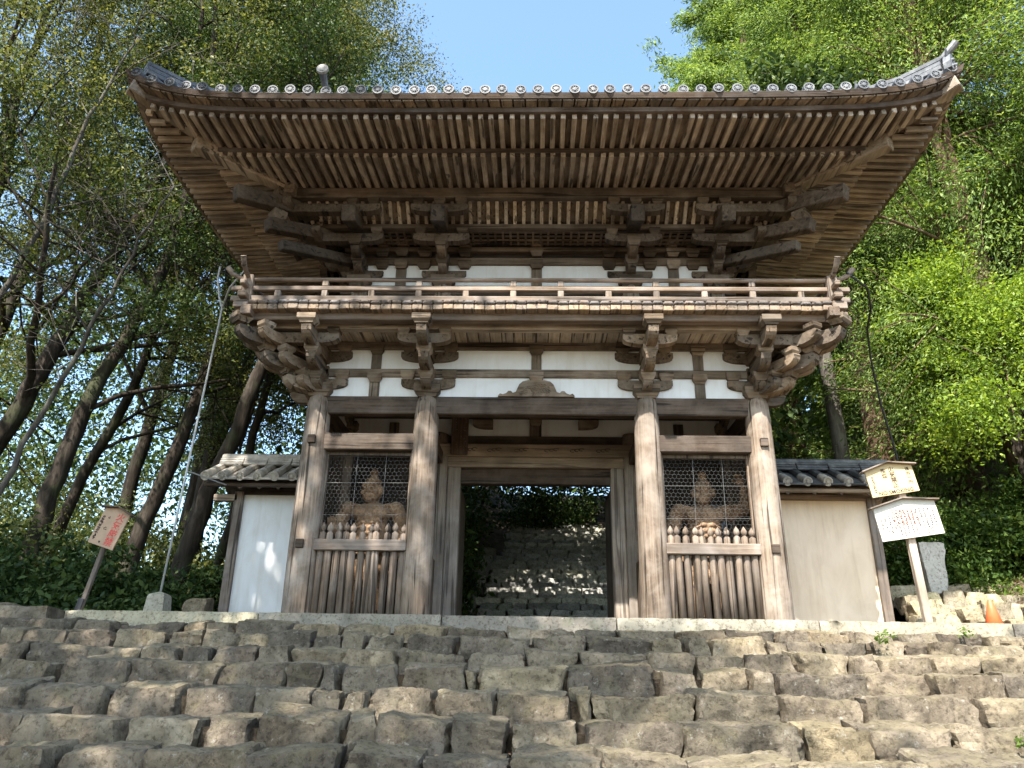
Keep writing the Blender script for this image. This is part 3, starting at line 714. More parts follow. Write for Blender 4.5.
def rpost(x, y, tall, w=.085):
    top = 4.578 if tall else 4.424
    o = MB().box((x - w/2, y - .04, 4.326), (x + w/2, y + .04, 4.424), .008).build("rail_post", W_rail('z'), rail_o)
    if tall: MB().box((x - w/2, y - .036, 4.492), (x + w/2, y + .036, 4.578), .008).build("rail_post", W_rail('z'), rail_o)
for i in range(12):
    x = -3.69 + 7.38 * i / 11
    for y in (RY0, RY1): rpost(x, y, i % 2 == 1 if i < 6 else i % 2 == 0)
for i in range(8):
    y = RY0 + (RY1 - RY0) * (i + .5) / 8
    for x in (-RX, RX): rpost(x, y, i % 2)
for x in (-RX, RX):
    for y in (RY0, RY1):
        sx, sy = (1 if x > 0 else -1), (1 if y > 0 else -1)
        MB().box((x - .075, y - .075, 4.05), (x + .075, y + .075, 4.66), .012).build("corner_post", W_rail('z'), rail_o)
        MB().box((x + sx*.02 - .10, y + sy*.06 - .10, 4.10), (x + sx*.02 + .10, y + sy*.06 + .10, 4.22), .01).build("corner_block", W_rail('x'), rail_o)
# upper storey walls
part("upper_wall_panel", M_plaster, (-UX, UY0 - .02, 4.24), (UX, UY0 + .02, 5.62), 0)
part("upper_wall_panel", M_plaster, (-UX, UY1 - .02, 4.24), (UX, UY1 + .02, 5.62), 0)
for s in (-1, 1): part("upper_wall_panel", M_plaster, (s * UX - .02, UY0, 4.24), (s * UX + .02, UY1, 5.62), 0)
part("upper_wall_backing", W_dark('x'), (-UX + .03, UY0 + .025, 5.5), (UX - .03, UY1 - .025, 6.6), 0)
for x in (-UX, -1.5, 1.5, UX):
    for y in (UY0, UY1): MB().tube([(x, y, 4.24), (x, y, 5.28)], .15, 18).build("upper_column", W_col('z'), gate, True)
for z0, z1, d in ((4.62, 4.78, .075), (5.02, 5.18, .08), (5.575, 5.70, .07), (5.815, 5.895, .075), (5.985, 6.07, .08), (6.16, 6.25, .085)):
    for y in (UY0, UY1): part("upper_tie_beam", W_soft('x'), (-UX - .3, y - d, z0), (UX + .3, y + d, z1), .008)
    for x in (-UX, UX): part("upper_tie_beam", W_soft('y'), (x - d + E4, UY0 - .3, z0 + E4), (x + d - E4, UY1 + .3, z1 - E4), .008)
for x in (-2.2, 0, 2.2):
    o = MB().box((x - .085, UY0 - .05, 5.18), (x + .085, UY0 + .03, 5.56), .006).build("strut", W_brk('z'), gate)
    for z in (5.495, 5.72, 5.90):
        c = bpy.data.objects.new("bearing_block", me_masu); COL.objects.link(c); c.parent = o; c.location = (x, UY0 - .02, z)
# inner beam, lattice ceiling and ribbed cove
for y, s in ((UY0 - .57, -1), (UY1 + .57, 1)): part("bracket_beam", W_soft('x'), (-3.55, y - .06, 5.90), (3.55, y + .06, 5.98), .008)
for x in (-UX - .57, UX + .57): part("bracket_beam", W_soft('y'), (x - .058, -.35, 5.902), (x + .058, 3.95, 5.978), .008)
mb = MB()
for i in range(48):
    x = -2.85 + 5.7 * i / 47
    mb.box((x - .017, UY0 - .52, 5.925), (x + .017, UY0 - .06, 5.955))
for j in range(4): mb.box((-3.3, UY0 - .46 + j * .115, 5.927), (3.3, UY0 - .43 + j * .115, 5.952))
mb.build("lattice_ceiling", W_brk('x'), gate)
part("lattice_backing", W_dark('x'), (-3.4, UY0 - .6, 6.03), (3.4, UY0 - .02, 6.05), 0)
mb = MB()
for i in range(52):
    x = -3.55 + 7.1 * i / 51
    mb.beam((x, UY0 - .60, 5.985), (x, -.60, 6.26), .055, .05, .006)
mb.build("cove_ribbing", W_eave('y'), gate)
MB().beam((0, UY0 - .57, 6.03), (0, -.60, 6.30), 7.2, .02).build("cove_boarding", W_soft('y'), gate)
# outer purlin
X_, Y0_, Y1_ = 3.8, -.6, 4.2
for y in (Y0_, Y1_): part("outer_purlin", W_brk('x'), (-X_ - .22, y - .08, 6.20), (X_ + .22, y + .08, 6.38), .012)
for x in (-X_, X_): part("outer_purlin", W_brk('y'), (x - .078, Y0_ - .22, 6.203), (x + .078, Y1_ + .22, 6.378), .012)

# ------------------------------------------------------------------ eaves and roof
A_, B_, YC = 5.62, 4.22, 1.8
def lift(w):
    q = max(0.0, (w - 1.5) / 4.12)
    return .05 * q ** 2 + .36 * min(q, 1.1) ** 7.5
def gfun(s): return max(0.0, min(1.15, (s - .6) / 1.82)) ** 1.3
def zbase(s): return 6.38 - .115 * (s - .6)
def zfly(s): return 6.405 - .075 * (s - 1.5)
SIDES = []                                           # (to world from (t along eave, s outward, z)), half length at columns, lift offset
def mk(side):
    if side == 'front': return (lambda t, s, z: Vector((t, -s, z))), 3.2, 0.0
    if side == 'back':  return (lambda t, s, z: Vector((-t, 3.6 + s, z))), 3.2, 0.0
    if side == 'left':  return (lambda t, s, z: Vector((-3.2 - s, 1.8 - t, z))), 1.8, 1.4
    return (lambda t, s, z: Vector((3.2 + s, 1.8 + t, z))), 1.8, 1.4
eave = MB()                                           # boarding, kioi, edge boards: one mesh per side under the roof
roof_bed = MB()
RO = 2.42
roof = None
def zr(t, s, half, off, z): return z + lift(abs(t) + off) * gfun(s)
def slope_z(e): return .50 * e + .02 * e * e
me_roof = MB()
for side in ('front', 'left', 'right', 'back'):
    P, half, off = mk(side)
    full = half + RO; N = 40
    ts = np.linspace(-full, full, N + 1)
    # upper surface from the eave to the ridge
    for i in range(N):
        t0, t1 = ts[i], ts[i+1]
        def col(t):
            emax = min(B_, full - abs(t)); out = []
            for k in range(7):
                e = emax * k / 6; out.append(P(t, RO - e, 6.60 + lift(abs(t) + off) * max(0, 1 - e / 2.4) ** 1.3 + slope_z(e)))
            return out
        a, b = col(t0), col(t1)
        vs = a + b; me_roof.add(vs, [(k, k + 1, k + 8, k + 7) for k in range(6)])
roof = me_roof.build("roof", M_tile, gate, False, True)
tag(roof, "grey tiled hipped roof with upturned corners")
rng = random.Random(3)
def disc_mesh():
    """round end tile facing -y, its barrel running back along +y"""
    mb = MB(); n = 18; vs, fs = [], []
    rings = [(.30, .070), (.012, .074), (0, .072), (0, .056), (.012, .051), (.012, .030), (-.004, .026), (-.006, .001)]
    for y, r in rings: vs += [(r * math.cos(2*PI*j/n), y, r * math.sin(2*PI*j/n)) for j in range(n)]
    for i in range(len(rings) - 1):
        for j in range(n): fs.append((i*n+j, i*n+(j+1) % n, (i+1)*n+(j+1) % n, (i+1)*n+j))
    mb.add(vs, fs)
    for q in range(8):
        a = 2*PI*q/8; mb.tube([(.041*math.cos(a), .013, .041*math.sin(a)), (.041*math.cos(a), 0, .041*math.sin(a))], .007, 6)
    return mb
_d = disc_mesh()
me_disc = _d.mesh("eave_tile", fix=True)
me_disc.polygons.foreach_set("use_smooth", [False] * len(me_disc.polygons))
me_disc.materials.append(M_tile)
for side in ('front', 'left', 'right', 'back'):
    P, half, off = mk(side); full = half + RO
    rot = {'front': 0, 'left': -PI/2, 'right': PI/2, 'back': PI}[side]
    n = int(round(2 * (full - .12) / .237)); rows = MB(); edge = MB()
    for i in range(n + 1):
        t = -(full - .12) + 2 * (full - .12) * i / n
        emax = min(B_, full - abs(t)) - .02
        # barrel row
        if emax > .15:
            K = max(3, int(emax / .3)); pts = []
            for k in range(K + 1):
                e = emax * k / K; pts.append(P(t, RO - e, 6.635 + lift(abs(t) + off) * max(0, 1 - e / 2.4) ** 1.3 + slope_z(e)))
            rows.tube(pts, .07, 7)
        p = P(t, RO + .055, 6.655 + lift(abs(t) + off) * 1.02)
        if side != 'back':
            o = bpy.data.objects.new("eave_tile", me_disc); COL.objects.link(o); attach(o, roof)
            o.location = p + Vector((rng.uniform(-.012, .012), rng.uniform(-.01, .01), rng.uniform(-.010, .010))); o.rotation_mode = 'YXZ'; o.rotation_euler = (rng.uniform(-.06, .06), rng.uniform(0, 6), rot + rng.uniform(-.04, .04))
    rows.build("tile_ribs", M_tile, roof, True)
    # pan tiles, drooping lip between the discs
    M2 = 2 * n
    lip = MB()
    for i in range(n):
        t0 = -(full - .12) + 2 * (full - .12) * i / n; t1 = t0 + 2 * (full - .12) / n
        q = []
        for k in range(7):
            a = k / 6; t = t0 + (t1 - t0) * a; sag = -.030 * math.sin(PI * a); q.append((t, 6.655 + lift(abs(t) + off) * 1.01 + sag - .012))
        vs = [P(t, RO + .04, z) for t, z in q] + [P(t, RO + .04, z - .045) for t, z in q] + [P(t, RO - .2, z) for t, z in q] + [P(t, RO - .2, z - .045) for t, z in q]
        fs = []
        for k in range(6): fs += [(k, k+1, k+8, k+7), (k, k+14, k+15, k+1), (k+7, k+8, k+22, k+21)]
        lip.add(vs, fs)
    lip.build("pan_tile_edge", M_tile, roof, False, True)
    # eave boarding: layered edge, then two tiers
    st = MB(); bd = MB(); N = 56
    def strip(mb, prof, full_of, N=56, gap=0.0):
        """closed section (s,z) swept along the eave; ends follow the hip"""
        k = len(prof); cols = []
        for i in range(N + 1):
            a = -1 + 2 * i / N; cols.append([P(a * (half + s), s, zr(a * (half + s), s, half, off, z)) for s, z in prof])
        vs = [v for c_ in cols for v in c_]; fs = []
        for i in range(N):
            for j in range(k): fs.append((i*k+j, i*k+(j+1) % k, (i+1)*k+(j+1) % k, (i+1)*k+j))
        fs += [tuple(range(k)), tuple(range(N*k, N*k + k))[::-1]]
        mb.add(vs, fs)
    strip(st, [(2.16, 6.418), (2.315, 6.418), (2.325, 6.482), (2.16, 6.482)], None)
    strip(st, [(2.2, 6.532), (2.445, 6.532), (2.475, 6.60), (2.2, 6.615)], None)
    strip(st, [(1.47, 6.335), (1.575, 6.335), (1.575, 6.405), (1.47, 6.405)], None)
    e_o = st.build("eave", wood('x' if side in ('front', 'back') else 'y', (.045, .030, .022), (.145, .102, .072), vary=.12), gate, False, True)
    sf = MB(); strip(sf, [(.55, 6.455), (1.52, 6.352), (1.52, 6.372), (.55, 6.475)], None); strip(sf, [(1.45, 6.487), (2.30, 6.420), (2.30, 6.446), (1.45, 6.512)], None)
    sf.build('soffit_boarding', W_board('y' if side in ('front', 'back') else 'x'), e_o, False, True)
    nb = int(2 * full / .165)
    for i in range(nb):
        a0 = -1 + 2 * i / nb; a1 = a0 + 2 / nb - .004
        vs = []
        for s, z in ((2.30, 6.484), (2.425, 6.508), (2.425, 6.530), (2.30, 6.51)):
            for a in (a0, a1): t = a * (half + s); vs.append(P(t, s, zr(t, s, half, off, z)))
        bd.add(vs, [(0, 1, 3, 2), (2, 3, 5, 4), (4, 5, 7, 6), (6, 7, 1, 0)])
    bd.build("edge_boarding", W_brk('y' if side in ('front', 'back') else 'x'), e_o, False, True)
    # rafters
    me_mat = W_eave('y' if side in ('front', 'back') else 'x')
    nr = int(round(2 * 5.45 / .141)) if side in ('front', 'back') else int(round(2 * 4.05 / .141)); lim = full - .17
    many = MB()
    for tier in (0, 1):
        for i in range(nr + 1):
            t = -lim + 2 * lim * i / nr
            hip = abs(t) - half + .07
            s0, s1 = (.45, 1.555) if tier == 0 else (1.40, 2.262)
            s0 = max(s0, hip)
            if s1 - s0 < .06: continue
            s1 += rng.uniform(-.006, .006)
            f = zbase if tier == 0 else zfly; hh = .085 if tier == 0 else .078
            tt = t + rng.uniform(-.011, .011)
            mb = many if side != 'front' else MB()
            mb.beam(P(tt, s0, zr(tt, s0, half, off, f(s0)) + hh/2), P(tt + rng.uniform(-.012, .012), s1, zr(tt, s1, half, off, f(s1)) + hh/2), .070 if tier == 0 else .066, hh, .006)
            if side == 'front': mb.build("rafter" if tier == 0 else "flying_rafter", me_mat, e_o)
    if side != 'front': tag(many.build("rafter_rows", me_mat, e_o), kind="stuff")
# hip rafters
for sx, sy, in ((-1, -1), (1, -1), (-1, 1), (1, 1)):
    def H(s, z): return Vector((sx * (3.2 + s), 1.8 + sy * (1.8 + s), z + lift(3.2 + s) * gfun(s)))
    mb = MB(); mb.beam(H(.3, 6.40), H(1.72, 6.33), .20, .22, .014); a = mb.build("hip_rafter", W_eave('y'), gate)
    mb = MB(); mb.beam(H(1.35, 6.47), H(2.40, 6.42), .17, .19, .014); mb.build("hip_rafter", W_eave('y'), gate)
    # hip ridge with end tiles
    mb = MB(); pts = []
    for k in range(11):
        e = .12 + 3.9 * k / 10; s = RO - e; w = 3.2 + s
        pts.append(Vector((sx * w, 1.8 + sy * (1.8 + s), 6.66 + lift(w) * max(0, 1 - e / 2.4) ** 1.3 + slope_z(e))))
    for dz, w in ((.05, .26), (.13, .22), (.21, .20)):
        for p, q in zip(pts[:-1], pts[1:]):
            mb.beam(p + Vector((0, 0, dz)), q + Vector((0, 0, dz)), w, .075, .01)
    mb.tube([p + Vector((0, 0, .27)) for p in pts[3:]], .075, 8)
    rd = mb.build("hip_ridge", M_tile, roof)
def demon_tile(p, rz, s=1.0):
    mb = MB(); R = Matrix.Translation(p) @ Matrix.Rotation(rz, 4, 'Z') @ Matrix.Scale(s, 4)
    pr = [(-.19, 0), (-.20, .10), (-.15, .22), (-.09, .30), (0, .34), (.09, .30), (.15, .22), (.20, .10), (.19, 0)]
    mb.prism(pr, -.05, .05, R)
    for x, z, r in ((-.07, .19, .03), (.07, .19, .03), (0, .12, .04), (-.10, .06, .03), (.10, .06, .03)):
        mb.tube([R @ Vector((x, -.04, z)), R @ Vector((x, -.085, z))], [r * s, r * s * .6], 8)
    mb.tube([R @ Vector((-.10, 0, .28)), R @ Vector((-.15, -.02, .40))], [.03*s, .01*s], 6); mb.tube([R @ Vector((.10, 0, .28)), R @ Vector((.15, -.02, .40))], [.03*s, .01*s], 6)
    mb.build("demon_tile", M_tile, roof, False, True)
for sx in (-1, 1):
    s = 1.52; demon_tile(Vector((sx * (3.2 + s), -s, 7.13)), sx * PI/4, 1.0)
s = 2.36; demon_tile(Vector((3.2 + s, -s, 6.98)), PI/4, .9)
MB().tube([(5.35, -2.12, 7.22), (5.52, -2.32, 7.30), (5.66, -2.44, 7.46)], [.05, .05, .055], 10).build("horn_tile", M_tile, roof)
MB().tube([(-3.1, -1.55, 7.16), (-3.1, -1.9, 7.36), (-3.1, -2.02, 7.44)], [.045, .05, .06], 10).build("horn_tile", M_tile, roof)
mb = MB(); mb.tube([(-3.1, -2.0, 7.44), (-3.1, -2.04, 7.445)], .085, 16); mb.build("horn_tile_face", M_tile_warm, roof)
# main ridge
zt = 6.60 + slope_z(B_)
mb = MB()
for k, (w, dz) in enumerate(((.42, 0), (.36, .12), (.34, .24), (.32, .36))): mb.box((-1.6, 1.8 - w/2, zt - .05 + dz), (1.6, 1.8 + w/2, zt + .06 + dz), .01)
mb.tube([(-1.6, 1.8, zt + .50), (1.6, 1.8, zt + .50)], .09, 10)
mb.build("main_ridge", M_tile, roof)

# ------------------------------------------------------------------ door frame, inner walls, lattices
W_door = wood('z', (.15, .115, .09), (.37, .30, .235), (.36, .33, .30), .4, .12, .55, 24.0)
W_lint = wood('x', (.19, .14, .10), (.44, .345, .255), (.40, .35, .30), .3, .1, .5, 18.0)
frame = thing("tmp", None, None) if False else None
df = MB().box((-1.60, 1.62, 2.735), (1.60, 1.80, 2.95), .014).build("door_lintel", W_lint, gate)
part("door_head", W_lint, (-1.46, 1.66, 2.56), (1.46, 1.86, 2.733), .01)
part("door_head", W_beam('x'), (-1.40, 1.74, 2.30), (1.40, 1.92, 2.558), .01)
for s in (-1, 1):
    part("door_jamb", W_door, (s * 1.23, 1.66, -.01), (s * 1.445, 1.86, 2.56), .014)
    part("door_jamb", W_door, (s * 1.448, 1.60, -.01), (s * 1.60, 1.80, 2.733), .01)
    part("inner_wall", W_soft('z'), (s * 1.78, 1.78, 0), (s * 3.05, 1.83, 2.9), 0)
    # open door leaf folded back into the passage
    part("door_leaf", W_soft('z'), (s * 1.25, 1.93, .08), (s * 1.32, 3.05, 2.30), .008)
part("inner_beam", W_beam('x'), (-3.1, 1.74, 2.953), (3.1, 1.88, 3.12), .01)
part("inner_beam", W_beam('x'), (-3.1, 1.73, 3.43), (3.1, 1.87, 3.56), .01)
part("inner_wall_panel", M_plaster, (-3.1, 1.79, 3.11), (3.1, 1.82, 3.87), 0)
o = part("strut", W_brk('z'), (-.10, 1.74, 3.121), (.10, 1.80, 3.35), .006)
c = bpy.data.objects.new("bearing_block", me_masu); COL.objects.link(c); c.parent = o; c.location = (0, 1.77, 3.305)
for x in (-2.4, 2.4):
    o = part("strut", W_brk('z'), (x - .08, 1.74, 3.121), (x + .08, 1.80, 3.35), .006)
for x in (-.72, .72):
    mb = MB(); add_arm(mb, 0, .34, 0, 0, .15, .12); mb.v = [(x + (v[0] * (1 if x > 0 else -1)), 1.72 + v[1], 3.24 + v[2]) for v in mb.v]; mb.build("small_bracket", W_brk('x'), gate, fix=True)
for s in (-1, 1):
    for y in (.0, 1.8):
        pass
    part("bay_side_beam", W_beam('y'), (s * 1.60 - .07, .14, 2.6), (s * 1.60 + .07, 1.66, 2.80), .01)
    part("bay_side_boarding", W_soft('z'), (s * 1.60 - .025, .18, .0), (s * 1.60 + .025, 1.6, 1.02), 0)
# carved cloud pattern strip on the lintel
mb = MB()
for q in (-1.15, -.75, -.3, .2, .62, 1.05):
    for k in range(3):
        mb.tube([(q + .07 * k + .05 * math.cos(t), 1.618, 2.835 + .022 * math.sin(t) + .01 * k) for t in np.linspace(.4, 5.0, 9)], .006, 5)
mb.build("carved_cloud_relief", W_beam('x'), df)

# paling fence and wire mesh in both side bays
W_pale = W_fence('z')
def paling():
    mb = MB()
    prof = [(0, .054), (.9, .052), (1.06, .049), (1.15, .045), (1.165, .026), (1.18, .026), (1.195, .044), (1.235, .043), (1.26, .030), (1.29, .010), (1.30, .004)]
    mb.tube([(0, 0, z) for z, _ in prof], [r for _, r in prof], 10); return mb.mesh("pale", True)
me_pale = paling(); me_pale.materials.append(W_pale)
rf = random.Random(9)
for s in (-1, 1):
    x0, x1 = sorted((s * 1.78, s * 3.02)); Lx = x1 - x0
    fo = MB().box((x0 - .02, -.115, .905), (x1 + .02, .045, 1.06), .014).build("paling_fence", W_rail('x'), gate)
    MB().box((x0, -.03, .0), (x1, .09, .07), .01).build("sill", W_beam('x'), fo)
    for i in range(11):
        o = bpy.data.objects.new("pale", me_pale); COL.objects.link(o); attach(o, fo)
        o.location = (x0 + Lx * (i + .5) / 11 + rf.uniform(-.008, .008), -.02 + rf.uniform(-.01, .01), .01); o.rotation_euler = (rf.uniform(-.012, .012), rf.uniform(-.02, .02), rf.uniform(0, 6)); o.scale = (rf.uniform(.92, 1.06), 1, rf.uniform(.985, 1.0))
    wz0, wz1, wy = 1.06, 2.335, .06
    fr = MB(); 
    fr.box((x0 - .06, wy - .035, 1.06), (x0 + .03, wy + .035, 2.335), .006); fr.box((x1 - .03, wy - .035, 1.06), (x1 + .06, wy + .035, 2.335), .006)
    fr.box((x0 + .031, wy - .03, 2.285), (x1 - .031, wy + .03, 2.333), .006)
    net = fr.build("mesh_frame", W_fence('z'), gate)
    wm = MB(); 
    for fx in (.355, .69): wm.tube([(x0 + Lx * fx, wy - .012, 1.07), (x0 + Lx * fx + .01, wy - .012, 2.29)], .0026, 6)
    for fz in (1.42, 1.88): wm.tube([(x0 + .03, wy - .014, fz), (x1 - .03, wy - .014, fz + .01)], .0026, 6)
    wm.build("mesh_stay", M_wire, net)
    hx = MB(); pw, ph = .062, .054; nxh, nzh = int((Lx - .06) / pw) + 1, int((wz1 - wz0 - .05) / ph) + 1
    def jog(x, z): return Vector((x, wy + .012 * math.sin(x * 9 + z * 7), z))
    for j in range(nzh):
        for i in range(nxh):
            cx_ = x0 + .03 + (i + (.5 if j % 2 else 0)) * pw; cz_ = wz0 + .01 + j * ph
            p = [jog(cx_, cz_), jog(cx_ + pw / 2, cz_ + ph * .33), jog(cx_ - pw / 2, cz_ + ph * .33), jog(cx_, cz_ - ph * .67)]
            if cx_ + pw / 2 > x1 - .02: continue
            hx.tube([p[0], p[1]], .0008, 3, False); hx.tube([p[0], p[2]], .0008, 3, False); hx.tube([p[0], p[3]], .0011, 3, False)
    hx.build("wire_mesh", M_wire, net)
    part("bay_back_boarding", W_dark('x'), (s * 1.8, 1.70, .0), (s * 3.02, 1.74, 2.9), 0)
part("gap_daylight", M_gap_light, (2.78, 1.62, 1.0), (3.02, 1.66, 1.95), .004)  # daylight through a gap, painted as a flat blue-grey piece

# ------------------------------------------------------------------ guardian statues (thick carved figures behind the wire)
import bmesh
def ellipsoid(bm, c, r, rot=(0, 0, 0), sub=2):
    from mathutils import Euler
    m = Matrix.Translation(c) @ Euler(rot).to_matrix().to_4x4() @ Matrix.Diagonal((*r, 1))
    bmesh.ops.create_icosphere(bm, subdivisions=sub, radius=1.0, matrix=m)
def capsule(bm, a, b, ra, rb):
    a, b = Vector(a), Vector(b); n = max(2, int((b - a).length / (min(ra, rb) * .45)))
    for i in range(n + 1):
        t = i / n; ellipsoid(bm, a.lerp(b, t), (ra + (rb - ra) * t,) * 3, sub=2)
def guardian(label, x, y, mirror, head_turn, raised):
    bm = bmesh.new(); E = lambda c, r, rot=(0, 0, 0): ellipsoid(bm, c, r, rot)
    C = lambda a, b, ra, rb: capsule(bm, a, b, ra, rb)
    # local: x sideways, -y to the front, z up from the pedestal top; about 2.2 m tall
    C((-.16, 0, .05), (-.20, -.02, .55), .10, .125); C((-.20, -.02, .55), (-.13, 0, 1.0), .13, .17)
    C((.20, .03, .05), (.22, -.02, .55), .10, .125); C((.22, -.02, .55), (.14, 0, 1.0), .13, .17)
    E((-.18, -.12, .05), (.09, .17, .06)); E((.22, -.09, .05), (.09, .17, .06))
    E((0, 0, 1.02), (.29, .21, .20)); E((0, 0, .86), (.34, .23, .22)); E((-.02, 0, .66), (.33, .22, .22))     # skirt
    C((0, -.02, 1.10), (0, .0, 1.48), .235, .26)
    E((0, -.06, 1.25), (.23, .20, .17)); E((0, 0, 1.55), (.33, .20, .17))
    E((-.14, -.185, 1.52), (.150, .085, .100), (0, .15, 0)); E((.14, -.185, 1.52), (.150, .085, .100), (0, -.15, 0))  # chest
    for k in range(3):
        for sx in (-1, 1):
            E((sx * .062, -.245 - .008 * k, 1.375 - .085 * k), (.056, .035, .036)); E((sx * (.155 + .004 * k), -.205 - .01 * k, 1.40 - .062 * k), (.062, .030, .018), (0, sx * .40, sx * .75))
    E((0, -.262, 1.12), (.02, .02, .02))
    C((0, .0, 1.66), (0, -.03, 1.80), .10, .095)
    for sx in (-1, 1): C((sx * .06, -.10, 1.64), (sx * .035, -.10, 1.78), .022, .022); C((0, -.12, 1.60), (sx * .28, -.08, 1.66), .03, .035)
    E((-.36, 0, 1.60), (.135, .14, .135)); E((.36, 0, 1.60), (.135, .14, .135))
    # head
    hb = bmesh.new(); H = lambda c, r, rot=(0, 0, 0): ellipsoid(hb, c, r, rot)
    H((0, 0, .15), (.132, .155, .165)); H((0, -.05, .05), (.112, .115, .085)); H((0, -.145, .125), (.030, .045, .038)); H((0, -.14, .165), (.020, .03, .05))
    for sx in (-1, 1):
        H((sx * .055, -.135, .200), (.052, .028, .020), (0, sx * .35, 0)); H((sx * .055, -.135, .160), (.026, .022, .016)); H((sx * .085, -.105, .095), (.040, .045, .035)); H((sx * .138, .0, .14), (.022, .045, .065))
    H((0, -.140, .060), (.055, .03, .014)); H((0, -.135, .036), (.050, .028, .013)); H((0, -.115, -.005), (.05, .045, .035))
    H((0, .02, .26), (.115, .125, .075)); H((0, .02, .34), (.055, .055, .045)); H((0, .02, .40), (.062, .062, .055)); H((0, .02, .33), (.07, .07, .018))
    bmesh.ops.rotate(hb, verts=hb.verts, cent=(0, 0, .1), matrix=Matrix.Rotation(head_turn, 3, 'Z'))
    bmesh.ops.scale(hb, verts=hb.verts, vec=(1.12, 1.12, 1.1)); bmesh.ops.translate(hb, verts=hb.verts, vec=(0, -.08, 1.72))
    tmp = bpy.data.meshes.new("tmp"); hb.to_mesh(tmp); hb.free(); bm.from_mesh(tmp); bpy.data.meshes.remove(tmp)
    # arms
    def hand_fist(c, ax):
        E(c, (.075, .07, .085)); c = Vector(c)
        for i in range(4): C(c + Vector((-.05, -.055, .055 - .036 * i)), c + Vector((.03, -.075, .05 - .036 * i)), .023, .022)
        C(c + Vector((.05, -.03, .07)), c + Vector((-.02, -.085, .06)), .025, .02)
    # lowered arm, fist beside the hip
    C((-.40, 0, 1.56), (-.50, .02, 1.24), .115, .095); E((-.45, -.03, 1.42), (.11, .12, .15)); C((-.50, .02, 1.24), (-.44, -.16, .98), .092, .06); E((-.49, -.03, 1.17), (.09, .095, .12)); hand_fist((-.43, -.20, .91), 0)
    if raised:   # other arm bent upwards, open hand beside the head
        C((.40, 0, 1.58), (.62, -.02, 1.66), .115, .10); E((.50, -.02, 1.63), (.14, .115, .11)); C((.62, -.02, 1.66), (.60, -.10, 1.93), .095, .06); E((.62, -.05, 1.76), (.09, .09, .12))
        c = Vector((.56, -.13, 2.03)); E(c, (.07, .045, .075))
        for i in range(4): C(c + Vector((-.055 + .028 * i, -.02, .06)), c + Vector((-.11 + .03 * i, -.09, .09 + .012 * (1.5 - abs(i - 1.5)))), .021, .017)
        C(c + Vector((-.06, 0, -.01)), c + Vector((-.13, -.05, .02)), .022, .017)
    else:        # held out, palm forward
        C((.40, 0, 1.56), (.52, -.02, 1.28), .115, .095); E((.46, -.02, 1.42), (.11, .12, .15)); C((.52, -.02, 1.28), (.50, -.26, 1.22), .09, .06)
        c = Vector((.50, -.34, 1.25)); E(c, (.065, .045, .08))
        for i in range(4): C(c + Vector((-.05 + .034 * i, 0, .06)), c + Vector((-.06 + .04 * i, -.04, .15 + .02 * (1.5 - abs(i - 1.5)))), .020, .015)
        C(c + Vector((-.06, 0, 0)), c + Vector((-.12, -.02, .06)), .021, .016)
    # sash
    for k in range(14):
        t = k / 13; E((-.30 + .60 * t, -.20 - .04 * math.sin(PI * t), .98 - .05 * math.sin(PI * t)), (.05, .04, .05))
    me = bpy.data.meshes.new("body"); bm.to_mesh(me); bm.free()
    tmpo = bpy.data.objects.new("tmp", me); COL.objects.link(tmpo)
    rm = tmpo.modifiers.new("r", 'REMESH'); rm.mode = 'VOXEL'; rm.voxel_size = .012
    sm = tmpo.modifiers.new("s", 'SMOOTH'); sm.factor = .5; sm.iterations = 1
    me2 = bpy.data.meshes.new_from_object(tmpo.evaluated_get(bpy.context.evaluated_depsgraph_get()))
    bpy.data.objects.remove(tmpo); bpy.data.meshes.remove(me)
    me2.materials.clear(); me2.polygons.foreach_set("use_smooth", [True] * len(me2.polygons))
    z0 = .06
    me2.transform(Matrix.Translation((x, y, z0)) @ (Matrix.Scale(-1, 4, (1, 0, 0)) if mirror else Matrix.Identity(4)))
    if mirror: me2.flip_normals()
    t = thing("guardian_statue", label, "statue", (x, y, z0), "pair of wooden gate guardians")
    link("body", me2, M_statue, t)
    MB().box((x - .52, y - .42, -.01), (x + .52, y + .42, .10), .02).build("pedestal", W_soft('x'), t)
guardian("carved wooden guardian with topknot and one hand raised beside its head, behind wire mesh", 2.50, .80, False, -.30, True)
guardian("dim carved wooden guardian with both arms lowered, behind wire mesh under shade", -2.47, .85, True, .25, False)

# hanging plaque on the inner jamb
pq = thing("hanging_plaque", "dark carved wooden plaque hanging high on the gate passage beside a column", "plaque", (-1.26, 1.56, 2.72))
MB().box((-1.40, 1.55, 2.74), (-1.12, 1.595, 3.46), .01).build("board", wood('z', (.045, .028, .02), (.13, .082, .055), vary=.05), pq)
mb = MB(); rr = random.Random(4)
for i in range(3):
    for j in range(13):
        for q in range(3):
            a = (-1.33 + .075 * i + rr.uniform(-.02, .02), 1.547, 3.40 - .048 * j + rr.uniform(-.012, .012)); L = rr.uniform(.012, .026)
            mb.beam(a, (a[0] + L * rr.choice((0, 1)), 1.547, a[2] - L * rr.choice((.2, 1))), .005, .004)
mb.build("carved_writing", W_rail('z'), pq)

